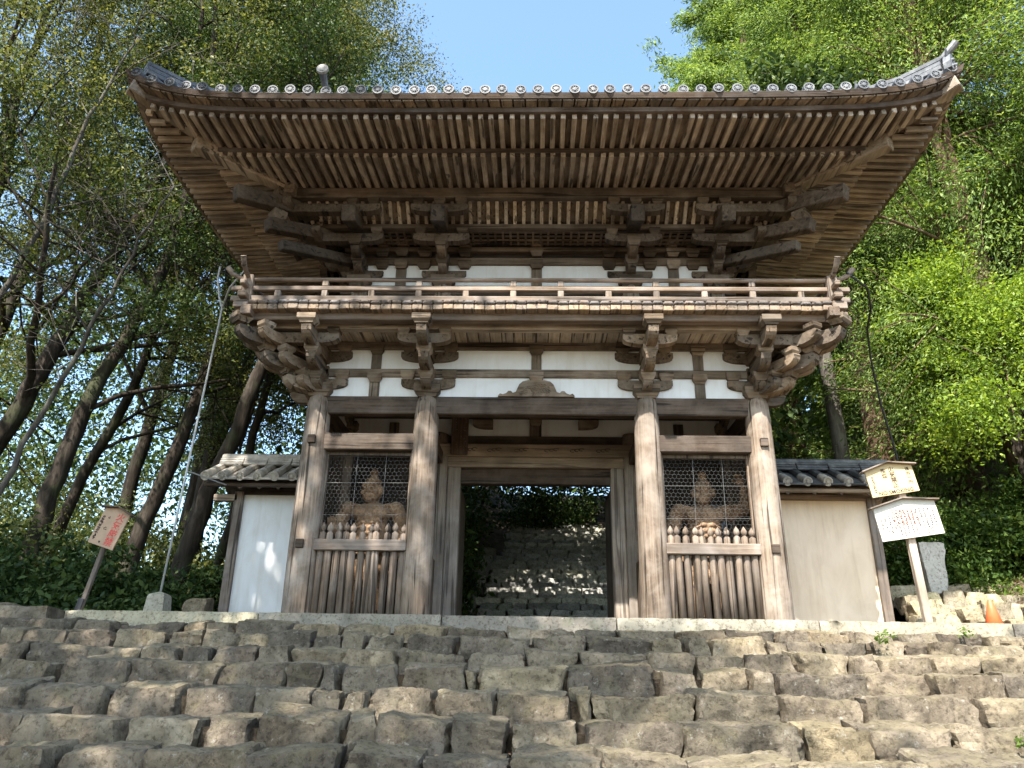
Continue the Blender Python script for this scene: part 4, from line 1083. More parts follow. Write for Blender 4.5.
# ------------------------------------------------------------------ flanking walls
def flank(sx, x_end, pm, tm, label, n_rows):
    xi = sx * 3.32; y0, y1 = 1.70, 1.92
    t = thing("flanking_wall", label, "wall", ((xi + x_end) / 2, 1.8, 0))
    x0, x1 = sorted((xi, x_end))
    MB().box((x0, y0 + .04, .0), (x1, y1 - .04, 2.10), 0).build("plaster_panel", pm, t)
    MB().box((x_end - .075, y0 - .02, -.02), (x_end + .075, y1 + .02, 2.12), .01).build("post", W_rail('z'), t)
    MB().box((x0 - .0, y0 - .0, 2.07), (x1 + (.14 if sx > 0 else 0), y1, 2.17), .008).build("top_beam", W_lint, t) if sx > 0 else MB().box((x0 - .14, y0, 2.07), (x1, y1, 2.17), .008).build("top_beam", W_beam('x'), t)
    xe = x_end + sx * .42
    a, b = sorted((xi - sx * .1, xe))
    mb = MB(); 
    for sy in (-1, 1): mb.beam((a, 1.81 + sy * .30, 2.29), (b, 1.81 + sy * .30, 2.29), .64, .05, .01, up=(0, sy * .62, 1))
    mb.box((a + .02, 1.26, 2.10), (b - .02, 1.32, 2.17), .008); mb.box((a + .02, 2.30, 2.10), (b - .02, 2.36, 2.17), .008)
    rf_ = mb.build("small_roof", W_lint if sx > 0 else W_beam('x'), t)
    brk = MB()
    for k in range(5):
        xx = x0 + (x1 - x0) * (k + .5) / 5
        brk.prism([(xx - .05, 2.105), (xx + .05, 2.105), (xx, 2.06)], 1.27, 1.30)
    brk.build("bracket_pegs", W_beam('x'), rf_, fix=True)
    rows = MB(); nn = n_rows; w = (b - a - .12) / (nn - 1)
    for i in range(nn):
        x = a + .06 + w * i
        for sy in (-1, 1):
            rows.tube([(x, 1.81 + sy * .70, 2.235), (x, 1.81 + sy * .35, 2.42), (x, 1.81 + sy * .06, 2.56)], .066, 8)
        o = bpy.data.objects.new("eave_tile", me_disc2 if sx < 0 else me_disc3); COL.objects.link(o); attach(o, rf_)
        o.location = (x, 1.085, 2.225); o.rotation_mode = 'YXZ'; o.rotation_euler = (.45, rf.uniform(0, 6), rf.uniform(-.05, .05))
    for i in range(nn - 1):
        for sy in (-1, 1):
            x = a + .06 + w * (i + .5); rows.beam((x, 1.81 + sy * .72, 2.185), (x, 1.81 + sy * .05, 2.525), w - .08, .03, .006, up=(0, sy * .5, 1))
    rows.build("tile_ribs", tm, rf_, False)
    rg = MB()
    for k, (wd, z) in enumerate(((.34, 2.555), (.30, 2.60), (.25, 2.645))):
        nn_ = 5
        for q in range(nn_):
            q0 = a + .02 + (b - a - .04) * q / nn_; q1 = a + .02 + (b - a - .04) * (q + 1) / nn_ - .006
            rg.box((q0, 1.81 - wd / 2, z + rf.uniform(-.006, .006)), (q1, 1.81 + wd / 2, z + .045), .012)
    rg.tube([(a + .02, 1.81, 2.71), (b - .02, 1.81, 2.71)], .075, 10)
    rg.build("ridge_tiles", tm, rf_)
    if sx < 0: MB().box((x_end - .42, 1.68, 1.96), (x_end - .02, 1.80, 2.07), .01).build("beam_end", W_lint, t)
me_disc2 = me_disc.copy(); me_disc2.materials.clear(); me_disc2.materials.append(M_tile_warm)
me_disc3 = me_disc.copy(); me_disc3.materials.clear(); me_disc3.materials.append(M_tile_warm)
flank(-1, -4.86, M_plaster, M_tile_warm, "white plaster wall with tan tiled top, bluish in the shade, beside the wooded slope", 8)
flank(1, 5.40, M_plaster_cream, M_tile_dark, "stained cream plaster wall with dark tiled top, behind the two notice boards", 9)

# ------------------------------------------------------------------ notice boards
def board_thing(name, label, loc): return thing(name, label, "notice board", loc)
def house_board(parent, cx, cy, cz, w, h, tilt, yaw, mat, roofmat, peak=.07, th=.03, rt=.02, over=.05):
    """flat board with a little pitched cap; returns the matrix of its front face"""
    R = Matrix.Translation((cx, cy, cz)) @ Matrix.Rotation(yaw, 4, 'Z') @ Matrix.Rotation(tilt, 4, 'Y')
    mb = MB(); mb.prism([(-w/2, -h/2), (w/2, -h/2), (w/2, h/2), (0, h/2 + peak), (-w/2, h/2)], -th/2, th/2, R)
    b = mb.build("board", mat, parent, fix=True)
    mb = MB()
    for s in (-1, 1):
        mb.beam(R @ Vector((0, 0, h/2 + peak + rt * .6)), R @ Vector((s * (w/2 + over), 0, h/2 - over * peak / (w/2) + rt * .6)), .15, rt, .004, up=R.to_3x3() @ Vector((0, 0, 1)))
    mb.build("cap", roofmat, parent)
    return R @ Matrix.Translation((0, -th/2 - .0015, 0)) @ Matrix.Rotation(PI/2, 4, 'X'), b
def ink(mtx, name, mat, par, cols, size, seed):
    """rows of illegibly small brush characters: x, z0, z1 per column"""
    mb = MB(); rr = random.Random(seed)
    for x, z0, z1 in cols:
        z = z0
        while z > z1:
            for q in range(4):
                u, v = x + rr.uniform(-.5, .5) * size, z + rr.uniform(-.5, .5) * size; L = size * rr.uniform(.35, .8)
                if rr.random() < .5: p, q_ = (u - L/2, v), (u + L/2, v + L * .1)
                else: p, q_ = (u, v - L/2), (u + L * .15, v + L/2)
                mb.beam(mtx @ Vector((p[0], p[1], 0)), mtx @ Vector((q_[0], q_[1], 0)), .0075, .0018, up=mtx.to_3x3() @ Vector((0, 0, 1)))
            z -= size * 1.35
    mb.build(name, mat, par)
def write(mtx, par, txt, x, z, size, mat, rot=0.0):
    me = text_mesh(txt, size, mtx @ Matrix.Translation((x, z, 0)) @ Matrix.Rotation(rot, 4, 'Z'), .001); link("writing", me, mat, par)
nb = board_thing("notice_board", "pale post carrying two sunlit pitched boards, a yellowed smoking notice above a white one", (5.0, -.3, 0))
MB().beam((5.022, -.25, -.05), (4.93, -.25, 2.12), .10, .085, .008, up=(0, 1, 0)).build("post", wood('z', (.34, .25, .18), (.62, .50, .39), (.6, .5, .4), .3, .05, .35), nb)
m1, b1 = house_board(nb, 4.82, -.32, 1.885, .62, .36, -.15, -.10, M_signyellow, W_rail('x'))
for i, ch in enumerate("火気禁止"): write(m1, b1, ch, .03, .155 - .073 * i, .078, M_ink)
for i, ch in enumerate("喫煙"): write(m1, b1, ch, -.075, .150 - .070 * i, .068, M_ink)
for i, ch in enumerate("境内一円"): write(m1, b1, ch, .235, .130 - .060 * i, .055, M_ink)
write(m1, b1, "NO SMOKING", 0.01, -.148, .072, M_ink)
ink(m1, "small_writing", M_ink, b1, [(-.245, .09, -.14)], .022, 3)
m2, b2 = house_board(nb, 4.945, -.33, 1.345, .80, .44, -.14, -.10, M_signpale, W_rail('x'), .075)
ink(m2, "small_writing", M_ink, b2, [(-.34 + .052 * i, .15 - .004 * abs(i - 6) - (.0 if i > 3 else .04), -.10 - .02 * (i % 3) - (.05 if 3 < i < 9 else 0)) for i in range(14)], .020, 5)
ink(m2, "red_writing", M_redbrown, b2, [(-.16 + .045 * i, .17 - .012 * i, -.05) for i in range(7)] + [(.21, -.14, -.18), (.26, -.13, -.18)], .026, 8)
fb = board_thing("fire_notice_board", "small leaning brown board with large red characters on a thin post among bushes", (-5.59, -1, 0))
MB().beam((-5.60, -.97, -.06), (-5.40, -.97, 1.0), .055, .05, .006, up=(0, 1, 0)).build("post", W_rail('z'), fb)
MB().beam((-5.612, -.975, -.07), (-5.575, -.975, .15), .075, .07, .006, up=(0, 1, 0)).build("dark_stake", M_black, fb)
m3, b3 = house_board(fb, -5.395, -1.02, 1.00, .33, .46, .30, .10, M_signbrown, W_soft('x'), .045, .025, .02, .04)
for i, ch in enumerate("火気厳禁"): write(m3, b3, ch, .072, .165 - .108 * i, .112, M_red)
ink(m3, "small_writing", M_ink, b3, [(-.125, .12, -.19), (-.128, .12, -.19)], .026, 6); ink(m3, "small_writing", M_ink, b3, [(-.055, .13, .10), (-.05, -.01, -.04), (-.035, -.18, -.2)], .03, 7)

# ------------------------------------------------------------------ lightning conduit, cables, marker, cone, rocks
cd = thing("conduit_pole", "thin pale leaning conduit rising from a tapered concrete block to the balcony corner", "pole", (-5.08, 0, 0))
MB().tube([(-5.085, 0, .30), (-5.03, 0, 1.6), (-4.97, 0, 3.0), (-4.905, 0, 4.35), (-4.89, -.02, 4.62), (-4.95, -.05, 4.80), (-5.0, -.1, 5.1), (-4.98, -.12, 5.3)], .016, 8).build("conduit", M_pole, cd, True)
MB().tube([(-4.90, 0, 4.62), (-4.6, -.5, 4.73), (-4.25, -.85, 4.84)], .014, 6).build("stay", M_pole, cd)
MB().tube([(-5.00, 0, 2.02), (-4.82, 1.0, 2.06)], .010, 6).build("stay", M_pole, cd)
mb = MB(); vs = []
for z, a in ((-.1, .145), (.27, .115), (.30, .10), (.335, .02)): vs += [(-5.085 + a*sx, sy*a, z) for sx, sy in ((-1,-1),(1,-1),(1,1),(-1,1))]
mb.add(vs, [(i*4+j, i*4+(j+1)%4, (i+1)*4+(j+1)%4, (i+1)*4+j) for i in range(3) for j in range(4)] + [(12,13,14,15)]).build("concrete_block", M_conc, cd, fix=True)
dc = MB().tube([(4.35, -1.0, 4.72), (4.7, -.8, 4.58), (4.95, -.3, 4.52), (5.08, .2, 4.40), (5.2, .5, 4.05), (5.38, .8, 3.4), (5.58, 1.0, 2.7), (5.78, 1.3, 1.9), (5.92, 1.6, 1.2), (6.0, 1.7, .5)], .016, 7).build("black_cable", M_black, None, True)
tag(dc, "black cable dropping from the balcony corner down to the bank", "cable")
st_ = stone_mesh(.36, .22, .85, 55, res=(8, 5, 12)); st_.transform(Matrix.Translation((6.62, 2.45, 1.55)))
tag(link("stone_marker", st_, M_marker), "upright white weathered stone marker standing on the rocky bank", "stone marker")
cn = thing("traffic_cone", "small orange traffic cone at the foot of the rocks", "cone", (6.56, 1.0, 0))
MB().tube([(6.56, 1.0, .0), (6.56, 1.0, .47), (6.56, 1.0, .485)], [.155, .032, .022], 20).build("cone_body", M_cone, cn, True)
MB().box((6.37, .81, -.03), (6.75, 1.19, .01), .012).build("cone_foot", M_cone, cn)
rk = random.Random(21); spots = []
for row, (z, y, n_) in enumerate(((.24, 1.05, 11), (.46, 1.45, 10), (.68, 1.95, 9), (.86, 2.5, 8))):
    xx = 5.52 + .12 * row + (.0 if row else 0)
    for i in range(n_):
        w = rk.uniform(.20, .44); 
        if not (row == 0 and 6.2 < xx + w/2 < 6.95): spots.append((xx + w/2, y + rk.uniform(-.08, .1), z + rk.uniform(-.05, .05), w))
        xx += w * 1.04
ROCK_WORDS = ["squat", "broad", "rounded", "angular", "low", "tilted", "narrow", "blocky", "flat-topped", "wedge-shaped"]
ROCK_ROWS = {0: "front row of the sunny bank by the platform", 1: "second row of the sunny rock bank", 2: "third row of the sunny rock bank", 3: "top of the sunny rock bank"}
for i, (x, y, z, w) in enumerate(spots):
    m_ = stone_mesh(w, rk.uniform(.30, .42), rk.uniform(.22, .34), 300 + i, res=(8, 7, 7))
    o = link("bank_rock", m_, M_rock); o.location = (x, y, z); o.rotation_euler = (rk.uniform(-.15, .15), rk.uniform(-.2, .2), rk.uniform(-.3, .3))
    row = 0 if y < 1.25 else 1 if y < 1.7 else 2 if y < 2.25 else 3
    tag(o, "pale lichen-flecked rock piled in the " + ROCK_ROWS[row], "rock", "pale rocks in the " + ROCK_ROWS[row])
for i, (x, y, z, w, lab) in enumerate(((-6.05, -1.5, .02, .85, "dark rounded boulder against the bushes beyond the end of the kerb"), (-5.95, -1.85, -.14, .6, "flat mossy block tucked below the end of the kerb"), (-6.9, -1.4, .10, .9, "large grey boulder under the bushes, farthest from the gate"), (-4.98, .9, .34, .32, "small mossy rock standing next to the white plaster wall"))):
    m_ = stone_mesh(w, .6 if w > .4 else .3, .5, 500 + i, res=(10, 7, 7)); o = link("boulder", m_, M_stone); o.location = (x, y, z); tag(o, lab, "boulder")

# ------------------------------------------------------------------ rear stairway seen through the passage
bs = thing("rear_stairway", "dark mossy stone stairway climbing behind the open gate passage", "stairway", (.9, 7, 0))
for k in range(26):
    y = 6.9 + .40 * k; z = .02 + .172 * (k + 1); rs = random.Random(900 + k); x = -1.55 + .03 * k + rs.uniform(-.15, .15)
    mb = MB(); pieces = []
    while x < 4.2 :
        w = rs.uniform(.32, .75); m_ = stone_mesh(w - .025, .5, .20, 2000 + k * 40 + len(pieces), res=(10, 5, 6))
        pieces.append((m_, Matrix.Translation((x + w/2, y + rs.uniform(-.02, .02), z + rs.uniform(-.012, .012))))); x += w
    bm = bmesh.new()
    for m_, T in pieces:
        m_.transform(T); bm.from_mesh(m_); bpy.data.meshes.remove(m_)
    me = bpy.data.meshes.new("rear_step"); bm.to_mesh(me); bm.free(); me.polygons.foreach_set("use_smooth", [True] * len(me.polygons)); me.set_sharp_from_angle(angle=math.radians(24))
    link("rear_step", me, M_backstone, bs)
for k in range(9):
    m_ = stone_mesh(.34, .5, .4, 4000 + k, res=(6, 5, 5)); T = Matrix.Translation((-1.75 + .05 * k, 7.4 + .75 * k, .45 + .33 * k)); m_.transform(T); link("edging_stone", m_, M_backstone, bs)

# ------------------------------------------------------------------ vegetation
def leaf_verts(c, rng, L, asp, up=.5, droop=0.0, dirs=None):
    N = len(c); a = rng.normal(0, 1, (N, 3)); a[:, 2] -= droop
    if dirs is not None: a = a * .45 + dirs
    a /= np.linalg.norm(a, axis=1)[:, None] + 1e-9
    nrm = rng.normal(0, 1, (N, 3)) + [0, 0, up]; b = np.cross(a, nrm); b /= np.linalg.norm(b, axis=1)[:, None] + 1e-9
    l = (L * (.55 + .9 * rng.rand(N)))[:, None]; n2 = np.cross(a, b)
    k = rng.uniform(-.12, .12, (N, 1)) * l
    return np.stack([c - a * l / 2, c + b * l * asp / 2 + n2 * k, c + a * l / 2, c - b * l * asp / 2 + n2 * k], 1).reshape(-1, 3)
def bez(path, n=5):
    p = [np.array(q, float) for q in path]; out = []
    for i in range(len(p) - 1):
        p0, p1, p2, p3 = p[max(i-1, 0)], p[i], p[i+1], p[min(i+2, len(p)-1)]
        for k in range(n):
            t = k / n; out.append(.5 * ((2*p1) + (-p0+p2)*t + (2*p0-5*p1+4*p2-p3)*t*t + (-p0+3*p1-3*p2+p3)*t**3))
    out.append(p[-1]); return out
def grow(rng, p, d, L, r, lvl, S, segs, tips):
    n = max(3, int(L / S.get("step", .55))); st = L / n; pts = [p.copy()]; rad = [r]
    for i in range(n):
        d = d + rng.normal(0, S["gnarl"], 3) + np.array([0, 0, S["up"][min(lvl, len(S["up"]) - 1)]]); d /= np.linalg.norm(d)
        p = p + d * st; pts.append(p.copy()); rad.append(r * (1 - .62 * (i + 1) / n))
    segs.append((pts, rad, lvl))
    if lvl >= S["depth"]:
        for q in pts[1:]: tips.append((q, d))
        return
    if lvl == S["depth"] - 1: tips.append((pts[-1], d)); tips.append((pts[-2], d))
    K = S["kids"][min(lvl, len(S["kids"]) - 1)]
    for k in range(K):
        t = .25 + .75 * (k + rng.rand()) / K; i = min(n, max(1, int(t * n))); ax = pts[i] - pts[i-1]; ax /= np.linalg.norm(ax)
        q = rng.normal(0, 1, 3); q -= ax * q.dot(ax); q /= np.linalg.norm(q)
        an = math.radians(rng.uniform(*S.get("ang", (28, 62))))
        grow(rng, pts[i], ax * math.cos(an) + q * math.sin(an), L * rng.uniform(.45, .7), max(.006, rad[i] * rng.uniform(.5, .7)), lvl + 1, S, segs, tips)
def tree(name, label, cat, path, rad, seed, S, barkm, leafm, group=None, leaf=True):
    """trunk along path (radii rad), limbs from it, leaves round the twig ends"""
    rng = np.random.RandomState(seed); segs, tips = [], []
    pts = bez(path, 6); R = np.interp(np.linspace(0, 1, len(pts)), np.linspace(0, 1, len(rad)), rad)
    pts = [q + rng.normal(0, .02, 3) for q in pts]
    cum = np.concatenate([[0], np.cumsum([np.linalg.norm(pts[i+1] - pts[i]) for i in range(len(pts)-1)])]); H = cum[-1]
    t = thing(name, label, cat, tuple(path[0]), group)
    for k in range(S["limbs"]):
        f = S["from"] + (1 - S["from"]) * (k + rng.rand()) / S["limbs"]; i = min(len(pts) - 1, max(1, int(np.searchsorted(cum, f * H))))
        ax = pts[i] - pts[i-1]; ax /= np.linalg.norm(ax); q = rng.normal(0, 1, 3)
        if "bias" in S: q = q + np.array(S["bias"]) * 1.2
        q -= ax * q.dot(ax); q /= np.linalg.norm(q); an = math.radians(rng.uniform(*S.get("lang", (35, 70))))
        L = S["llen"] * (1.1 - S.get("cone", .4) * (f - S["from"]) / (1 - S["from"])) * rng.uniform(.7, 1.15)
        grow(rng, pts[i], ax * math.cos(an) + q * math.sin(an), L, max(.012, R[i] * rng.uniform(.35, .55) * S.get('lr', 1.0)), 1, S, segs, tips)
    def inside(c): return (np.abs(c[..., 0]) < 5.85) & (c[..., 1] > -2.75) & (c[..., 1] < 6.4) & (c[..., 2] < 9.6)
    mb = MB(); mb.tube(pts, list(R), 12)
    for ps, rs, lvl in segs:
        bad = np.nonzero(inside(np.array(ps)))[0]
        if len(bad):
            if bad[0] < 2: continue
            ps, rs = ps[:bad[0]], rs[:bad[0]]
        mb.tube(ps, rs, {1: 7, 2: 5}.get(lvl, 3), False)
    mb.build("trunk", barkm, t, True)
    if leaf:
        tp = np.array([q for q, _ in tips]); td = np.array([d for _, d in tips]); m = S["leaves"]
        c = np.repeat(tp, m, 0) + rng.normal(0, S["spread"], (len(tp) * m, 3)) * np.array([1, 1, S.get("flat", .7)])
        dr = np.repeat(td, m, 0) if S.get("follow") else None
        keep = ~inside(c); c = c[keep]; dr = dr[keep] if dr is not None else None
        v = leaf_verts(c, rng, S["size"], S.get("asp", .5), S.get("lup", .8), S.get("droop", .2), dr)
        link("crown", quads("crown", v), leafm, t); S["_n"] = len(c)
    return t
def G(x, y): return (x, y, ground_at(x, y) - .1)
BROAD = dict(depth=3, kids=(0, 5, 3), gnarl=.16, up=(.02, .05, .04), limbs=9, llen=4.2, leaves=84, spread=.23, size=.072, asp=.5, step=.6, **{"from": .45})
def S_(base=BROAD, **k):
    d = dict(base); d.update({("from" if a == "frm" else a): b for a, b in k.items()}); return d
LEFT = "tall evergreen trees on the wooded west side"
# trunks to the west of the gate, each with its own lean
TR = [
 ("thick dark evergreen trunk leaning beside the white wall, its side branch near the gate", [G(-6.2,2.6),(-5.9,2.7,2.0),(-5.45,2.9,4.0),(-5.2,3.1,6.0),(-5.5,3.4,9),(-5.6,3.6,13),(-5.4,3.8,17)], [.24,.20,.18,.16,.13,.09,.04], L_dark, 41, S_(frm=.22, limbs=12, llen=3.6, up=(.02, .06, .05))),
 ("dark evergreen whose lit slanting trunk stands behind the concrete block", [G(-7.7,3.6),(-7.35,3.7,2.0),(-6.9,3.8,4.2),(-6.7,4.1,7),(-7.2,4.4,11),(-7.4,4.6,16),(-7.2,4.8,20)], [.25,.20,.17,.15,.13,.09,.04], L_dark, 42, S_(frm=.22, limbs=13)),
 ("straight dark-barked evergreen right behind the small leaning brown board", [G(-8.6,2.5),(-8.55,2.5,2.2),(-8.2,2.7,4.6),(-7.6,3.0,7.0),(-7.5,3.2,11),(-7.9,3.4,15)], [.24,.21,.18,.15,.12,.05], L_olive, 43, S_(frm=.24, limbs=13)),
 ("slanting evergreen with a smooth grey trunk that bends back on itself, toward the picture edge", [G(-11.0,3.0),(-10.5,3.0,2.2),(-9.7,3.0,4.4),(-9.3,3.2,6.4),(-8.6,3.4,8.6),(-8.2,3.6,11.5),(-8.3,3.6,15)], [.30,.25,.22,.18,.15,.11,.05], L_dark, 44, S_(frm=.26, limbs=13)),
 ("leaning evergreen with its trunk cut by the picture edge above the bushes", [G(-11.6,1.8),(-11.3,1.9,2.2),(-10.8,2.0,4.5),(-10.9,2.2,7.5),(-11.3,2.4,11),(-11.2,2.6,15)], [.28,.24,.20,.17,.13,.05], L_olive, 45, S_(frm=.26, limbs=12)),
 ("slim evergreen with a thin curving trunk deeper in the wood behind the brown board", [G(-11.2,6.5),(-10.6,6.5,3),(-9.6,6.6,6.5),(-9.4,6.8,11),(-9.8,7,16),(-9.6,7.2,21)], [.2,.17,.14,.11,.08,.04], L_olive, 46, S_(frm=.16, limbs=16)),
 ("thin-trunked evergreen just past the end of the white wall", [G(-7.0,6.0),(-6.6,6.1,3),(-6.3,6.2,6),(-6.0,6.4,10),(-6.3,6.6,15),(-6.2,6.8,20)], [.16,.14,.12,.10,.07,.03], L_olive, 47, S_(frm=.14, limbs=15)),
 ("distant evergreen with a forked dark trunk in the sunlit gap of the wood", [G(-9.4,9.5),(-9.0,9.6,4),(-8.3,9.8,8),(-8.2,10,13),(-8.4,10.2,19),(-8.2,10.3,24)], [.22,.18,.15,.12,.08,.04], L_olive, 48, S_(frm=.14, limbs=16, size=.085, leaves=88)),
 ("tall sunlit olive-leaved tree rising above the western roof corner", [G(-9.0,9.5),(-8.9,9.6,5),(-8.5,9.8,10),(-8.2,10,15),(-8.0,10.2,19),(-7.9,10.2,22)], [.30,.26,.22,.18,.12,.05], L_gold, 49, S_(frm=.40, limbs=13, llen=3.2, size=.085, leaves=88)),
 ("broad sunlit olive-leaved tree behind the roof tiles with a twisted pale limb", [G(-11.2,13.5),(-11,13.6,6),(-10.6,13.7,11),(-10.2,13.8,16),(-9.9,14,20),(-9.7,14,25)], [.32,.28,.24,.2,.14,.05], L_gold, 50, S_(frm=.40, limbs=14, llen=4.4, size=.105, leaves=66)),
 ("tall dark evergreen far back in the wood at the picture edge", [G(-15.5,8.0),(-15.2,8.1,4),(-14.6,8.2,9),(-14.2,8.3,14),(-14.3,8.5,19),(-14,8.6,24)], [.3,.26,.22,.18,.13,.05], L_dark, 51, S_(frm=.28, limbs=13, llen=5, size=.085, leaves=88)),
 ("tall evergreen deep in the wood between the slanting grey trunk and the roof corner", [G(-12.2,11.5),(-12.0,11.6,5),(-11.6,11.8,10),(-11.5,12,15),(-11.3,12,20),(-11.2,12,25)], [.3,.26,.22,.18,.13,.05], L_dark, 52, S_(frm=.25, limbs=14, llen=5, size=.135, leaves=40)),
]
for lab, path, rad, lm, seed, S in TR: tree("evergreen_tree", lab, "tree", path, [q * .74 for q in rad], seed, S, B_dark, lm, LEFT)
tree("bare_tree", "small leafless grey tree with fine twigs in front of the western wood", "tree", [G(-8.4,.6),(-8.0,.6,2.2),(-7.3,.5,4.2),(-6.9,.5,5.6),(-6.3,.4,7.2)], [.05,.045,.035,.025,.01], 61,
     S_(frm=.42, limbs=10, llen=2.2, depth=3, kids=(0, 4, 3), gnarl=.14, bias=(-1, 0, .3), up=(0, -.02, 0)), B_grey, None, leaf=False)
tree("bare_tree", "leafless grey branches hanging from the top corner of the western wood", "tree", [G(-10.6,1.6),(-10.2,1.6,3.5),(-9.3,1.5,7),(-8.8,1.4,9.5),(-8.2,1.3,11.5)], [.07,.06,.05,.035,.015], 62,
     S_(frm=.5, limbs=12, llen=2.8, depth=3, kids=(0, 4, 4), gnarl=.14, bias=(-.4, 0, -.2), up=(0, -.03, -.01)), B_grey, None, leaf=False)
CED = dict(depth=2, kids=(0, 7), gnarl=.07, up=(.0, -.035, -.05), limbs=34, llen=3.8, cone=.75, lang=(70, 95), ang=(35, 60), leaves=110, spread=.20, size=.088, asp=.30, flat=.5, droop=.6, lup=1.2, follow=True, lr=.38, step=.5, **{"from": .12})
RIGHT = "cypresses on the eastern hillside"
for lab, path, rad, lm, bk, seed, S in [
 ("tall feathery cypress close beside the eastern eave, drooping green sprays", [G(9.6,4.2),(9.5,4.2,8),(9.4,4.3,14),(9.3,4.3,20),(9.3,4.3,23)], [.30,.26,.2,.12,.03], L_cedar, B_red, 71, S_(CED, limbs=84, llen=3.7, spread=.32, frm=.06)),
 ("cypress with a sunlit reddish trunk behind the dark tiled wall", [G(7.9,6.0),(7.7,6.1,5),(7.55,6.2,10),(7.4,6.3,15),(7.4,6.4,19)], [.30,.27,.22,.15,.03], L_cedar, B_red, 72, S_(CED, limbs=50, llen=3.0, frm=.36)),
 ("tall bright green cypress showing over the middle of the eastern roof", [G(8.3,13.0),(8.3,13,8),(8.3,13,15),(8.2,13,22),(8.2,13,26)], [.35,.3,.24,.15,.03], L_cedar, B_red, 73, S_(CED, limbs=52, llen=4.6, size=.15, frm=.2)),
 ("light green cypress at the edge of the open sky behind the roof", [G(9.6,18.0),(9.6,18,10),(9.5,18,18),(9.5,18,23),(9.4,18,28)], [.35,.3,.24,.12,.03], L_cedar, B_red, 74, S_(CED, limbs=48, llen=4.4, size=.16, frm=.3)),
 ("tallest cypress, high over the eastern roof corner", [G(11.5,9.5),(11.5,9.5,12),(11.5,9.5,19),(11.4,9.5,26),(11.4,9.5,31)], [.4,.34,.28,.16,.03], L_cedar, B_red, 75, S_(CED, limbs=54, llen=4.8, size=.15, frm=.12)),
 ("cypress at the picture edge with bare brown lower twigs", [G(12.6,3.4),(12.5,3.4,9),(12.5,3.4,15),(12.5,3.4,21),(12.4,3.4,24)], [.34,.3,.24,.12,.03], L_cedar, B_red, 76, S_(CED, limbs=76, llen=3.7, size=.115, spread=.32, frm=.08)),
 ("far cypress on the crest above the bright one", [G(13.5,16.0),(13.5,16,14),(13.5,16,22),(13.5,16,30),(13.5,16,34)], [.4,.34,.28,.16,.03], L_cedar, B_red, 77, S_(CED, limbs=50, llen=5.2, size=.18, frm=.15)),
]: tree("cypress_tree", lab, "tree", path, rad, seed, S, bk, lm, RIGHT)
tree("maple_tree", "rounded bright yellow-green tree below the eastern eave beside the balcony", "tree", [G(8.7,2.7),(8.6,2.7,2.6),(8.5,2.7,4.0),(8.4,2.7,5.3),(8.4,2.7,6.1)], [.13,.11,.09,.06,.02], 81,
     S_(frm=.35, limbs=15, llen=2.1, kids=(0, 5, 4), leaves=52, spread=.19, size=.068, asp=.6, up=(.0, .0, -.01), flat=.45, lup=1.6, droop=.1), B_dark, L_bright)
tree("pale_trunk_tree", "slender pale grey trunk rising behind the eastern balcony corner", "tree", [G(6.3,4.6),(6.25,4.6,3.5),(6.15,4.6,6.5),(6.1,4.7,9.5),(6.2,4.7,12)], [.17,.155,.14,.11,.03], 82,
     S_(frm=.6, limbs=8, llen=2.4, leaves=18, size=.15), B_grey, L_dark)

def shrub(label, x, y, z, rx, ry, rz, n, lm, seed, size=.10, name="shrub", group=None, asp=.5):
    rng = np.random.RandomState(seed); t = thing(name, label, "shrub", (x, y, z), group)
    k = max(10, int(n / 150)); d = rng.normal(0, 1, (k, 3)); d /= np.linalg.norm(d, axis=1)[:, None]; d[:, 2] = np.abs(d[:, 2])
    cl = d * (rng.rand(k, 1) ** .45) * np.array([rx, ry, rz]) * np.array([1, 1, 1]) * rng.uniform(.75, 1.12, (k, 1))
    m = n // k; c = np.repeat(cl, m, 0) + rng.normal(0, 1, (k * m, 3)) * np.array([.15, .15, .10]) * (.5 + .5 * max(rx, rz))
    c[:, 2] = np.abs(c[:, 2]); link("foliage", quads("foliage", leaf_verts(c + [x, y, z], rng, size, asp, .9, .1)), lm, t)
    mb = MB()
    for q in cl[:min(k, 26)]:
        a = np.array([x + q[0] * .15, y + q[1] * .15, z - .05]); b = np.array([x, y, z]) + q; mid = (a + b) / 2 + rng.normal(0, .05, 3)
        mb.tube([a, mid, b], [.016, .011, .005], 4, False)
    mb.build("stems", B_dark, t)
LS = "dark bushes along the western edge of the platform"
for lab, x, y, rx, ry, rz, n, lm, s in [
 ("dark glossy bush filling the picture edge past the end of the kerb", -8.1, .2, 1.25, 1.0, 1.35, 9000, L_dark, 1),
 ("dense dark bush right behind the small brown board", -6.7, .8, 1.0, .9, 1.15, 8000, L_dark, 2),
 ("lower dark bush between the small brown board and the concrete block", -5.85, 1.1, .75, .7, .85, 6000, L_dark, 3),
 ("dark bush between the concrete block and the white wall", -5.35, 2.9, .75, .8, 1.25, 6000, L_dark, 4),
 ("tall loose bush deeper in under the slanting trunks", -9.2, 2.6, 1.5, 1.3, 2.0, 9000, L_olive, 5),
 ("sunlit yellow-green bush in the gap beyond the white wall", -7.2, 5.0, 1.3, 1.2, 2.1, 9000, L_olive, 6)]:
    shrub(lab, x, y, ground_at(x, y), rx, ry, rz, int(n * 1.5), lm, 100 + s, .095, "shrub", LS)
RSH = "leafy bushes on the eastern bank"
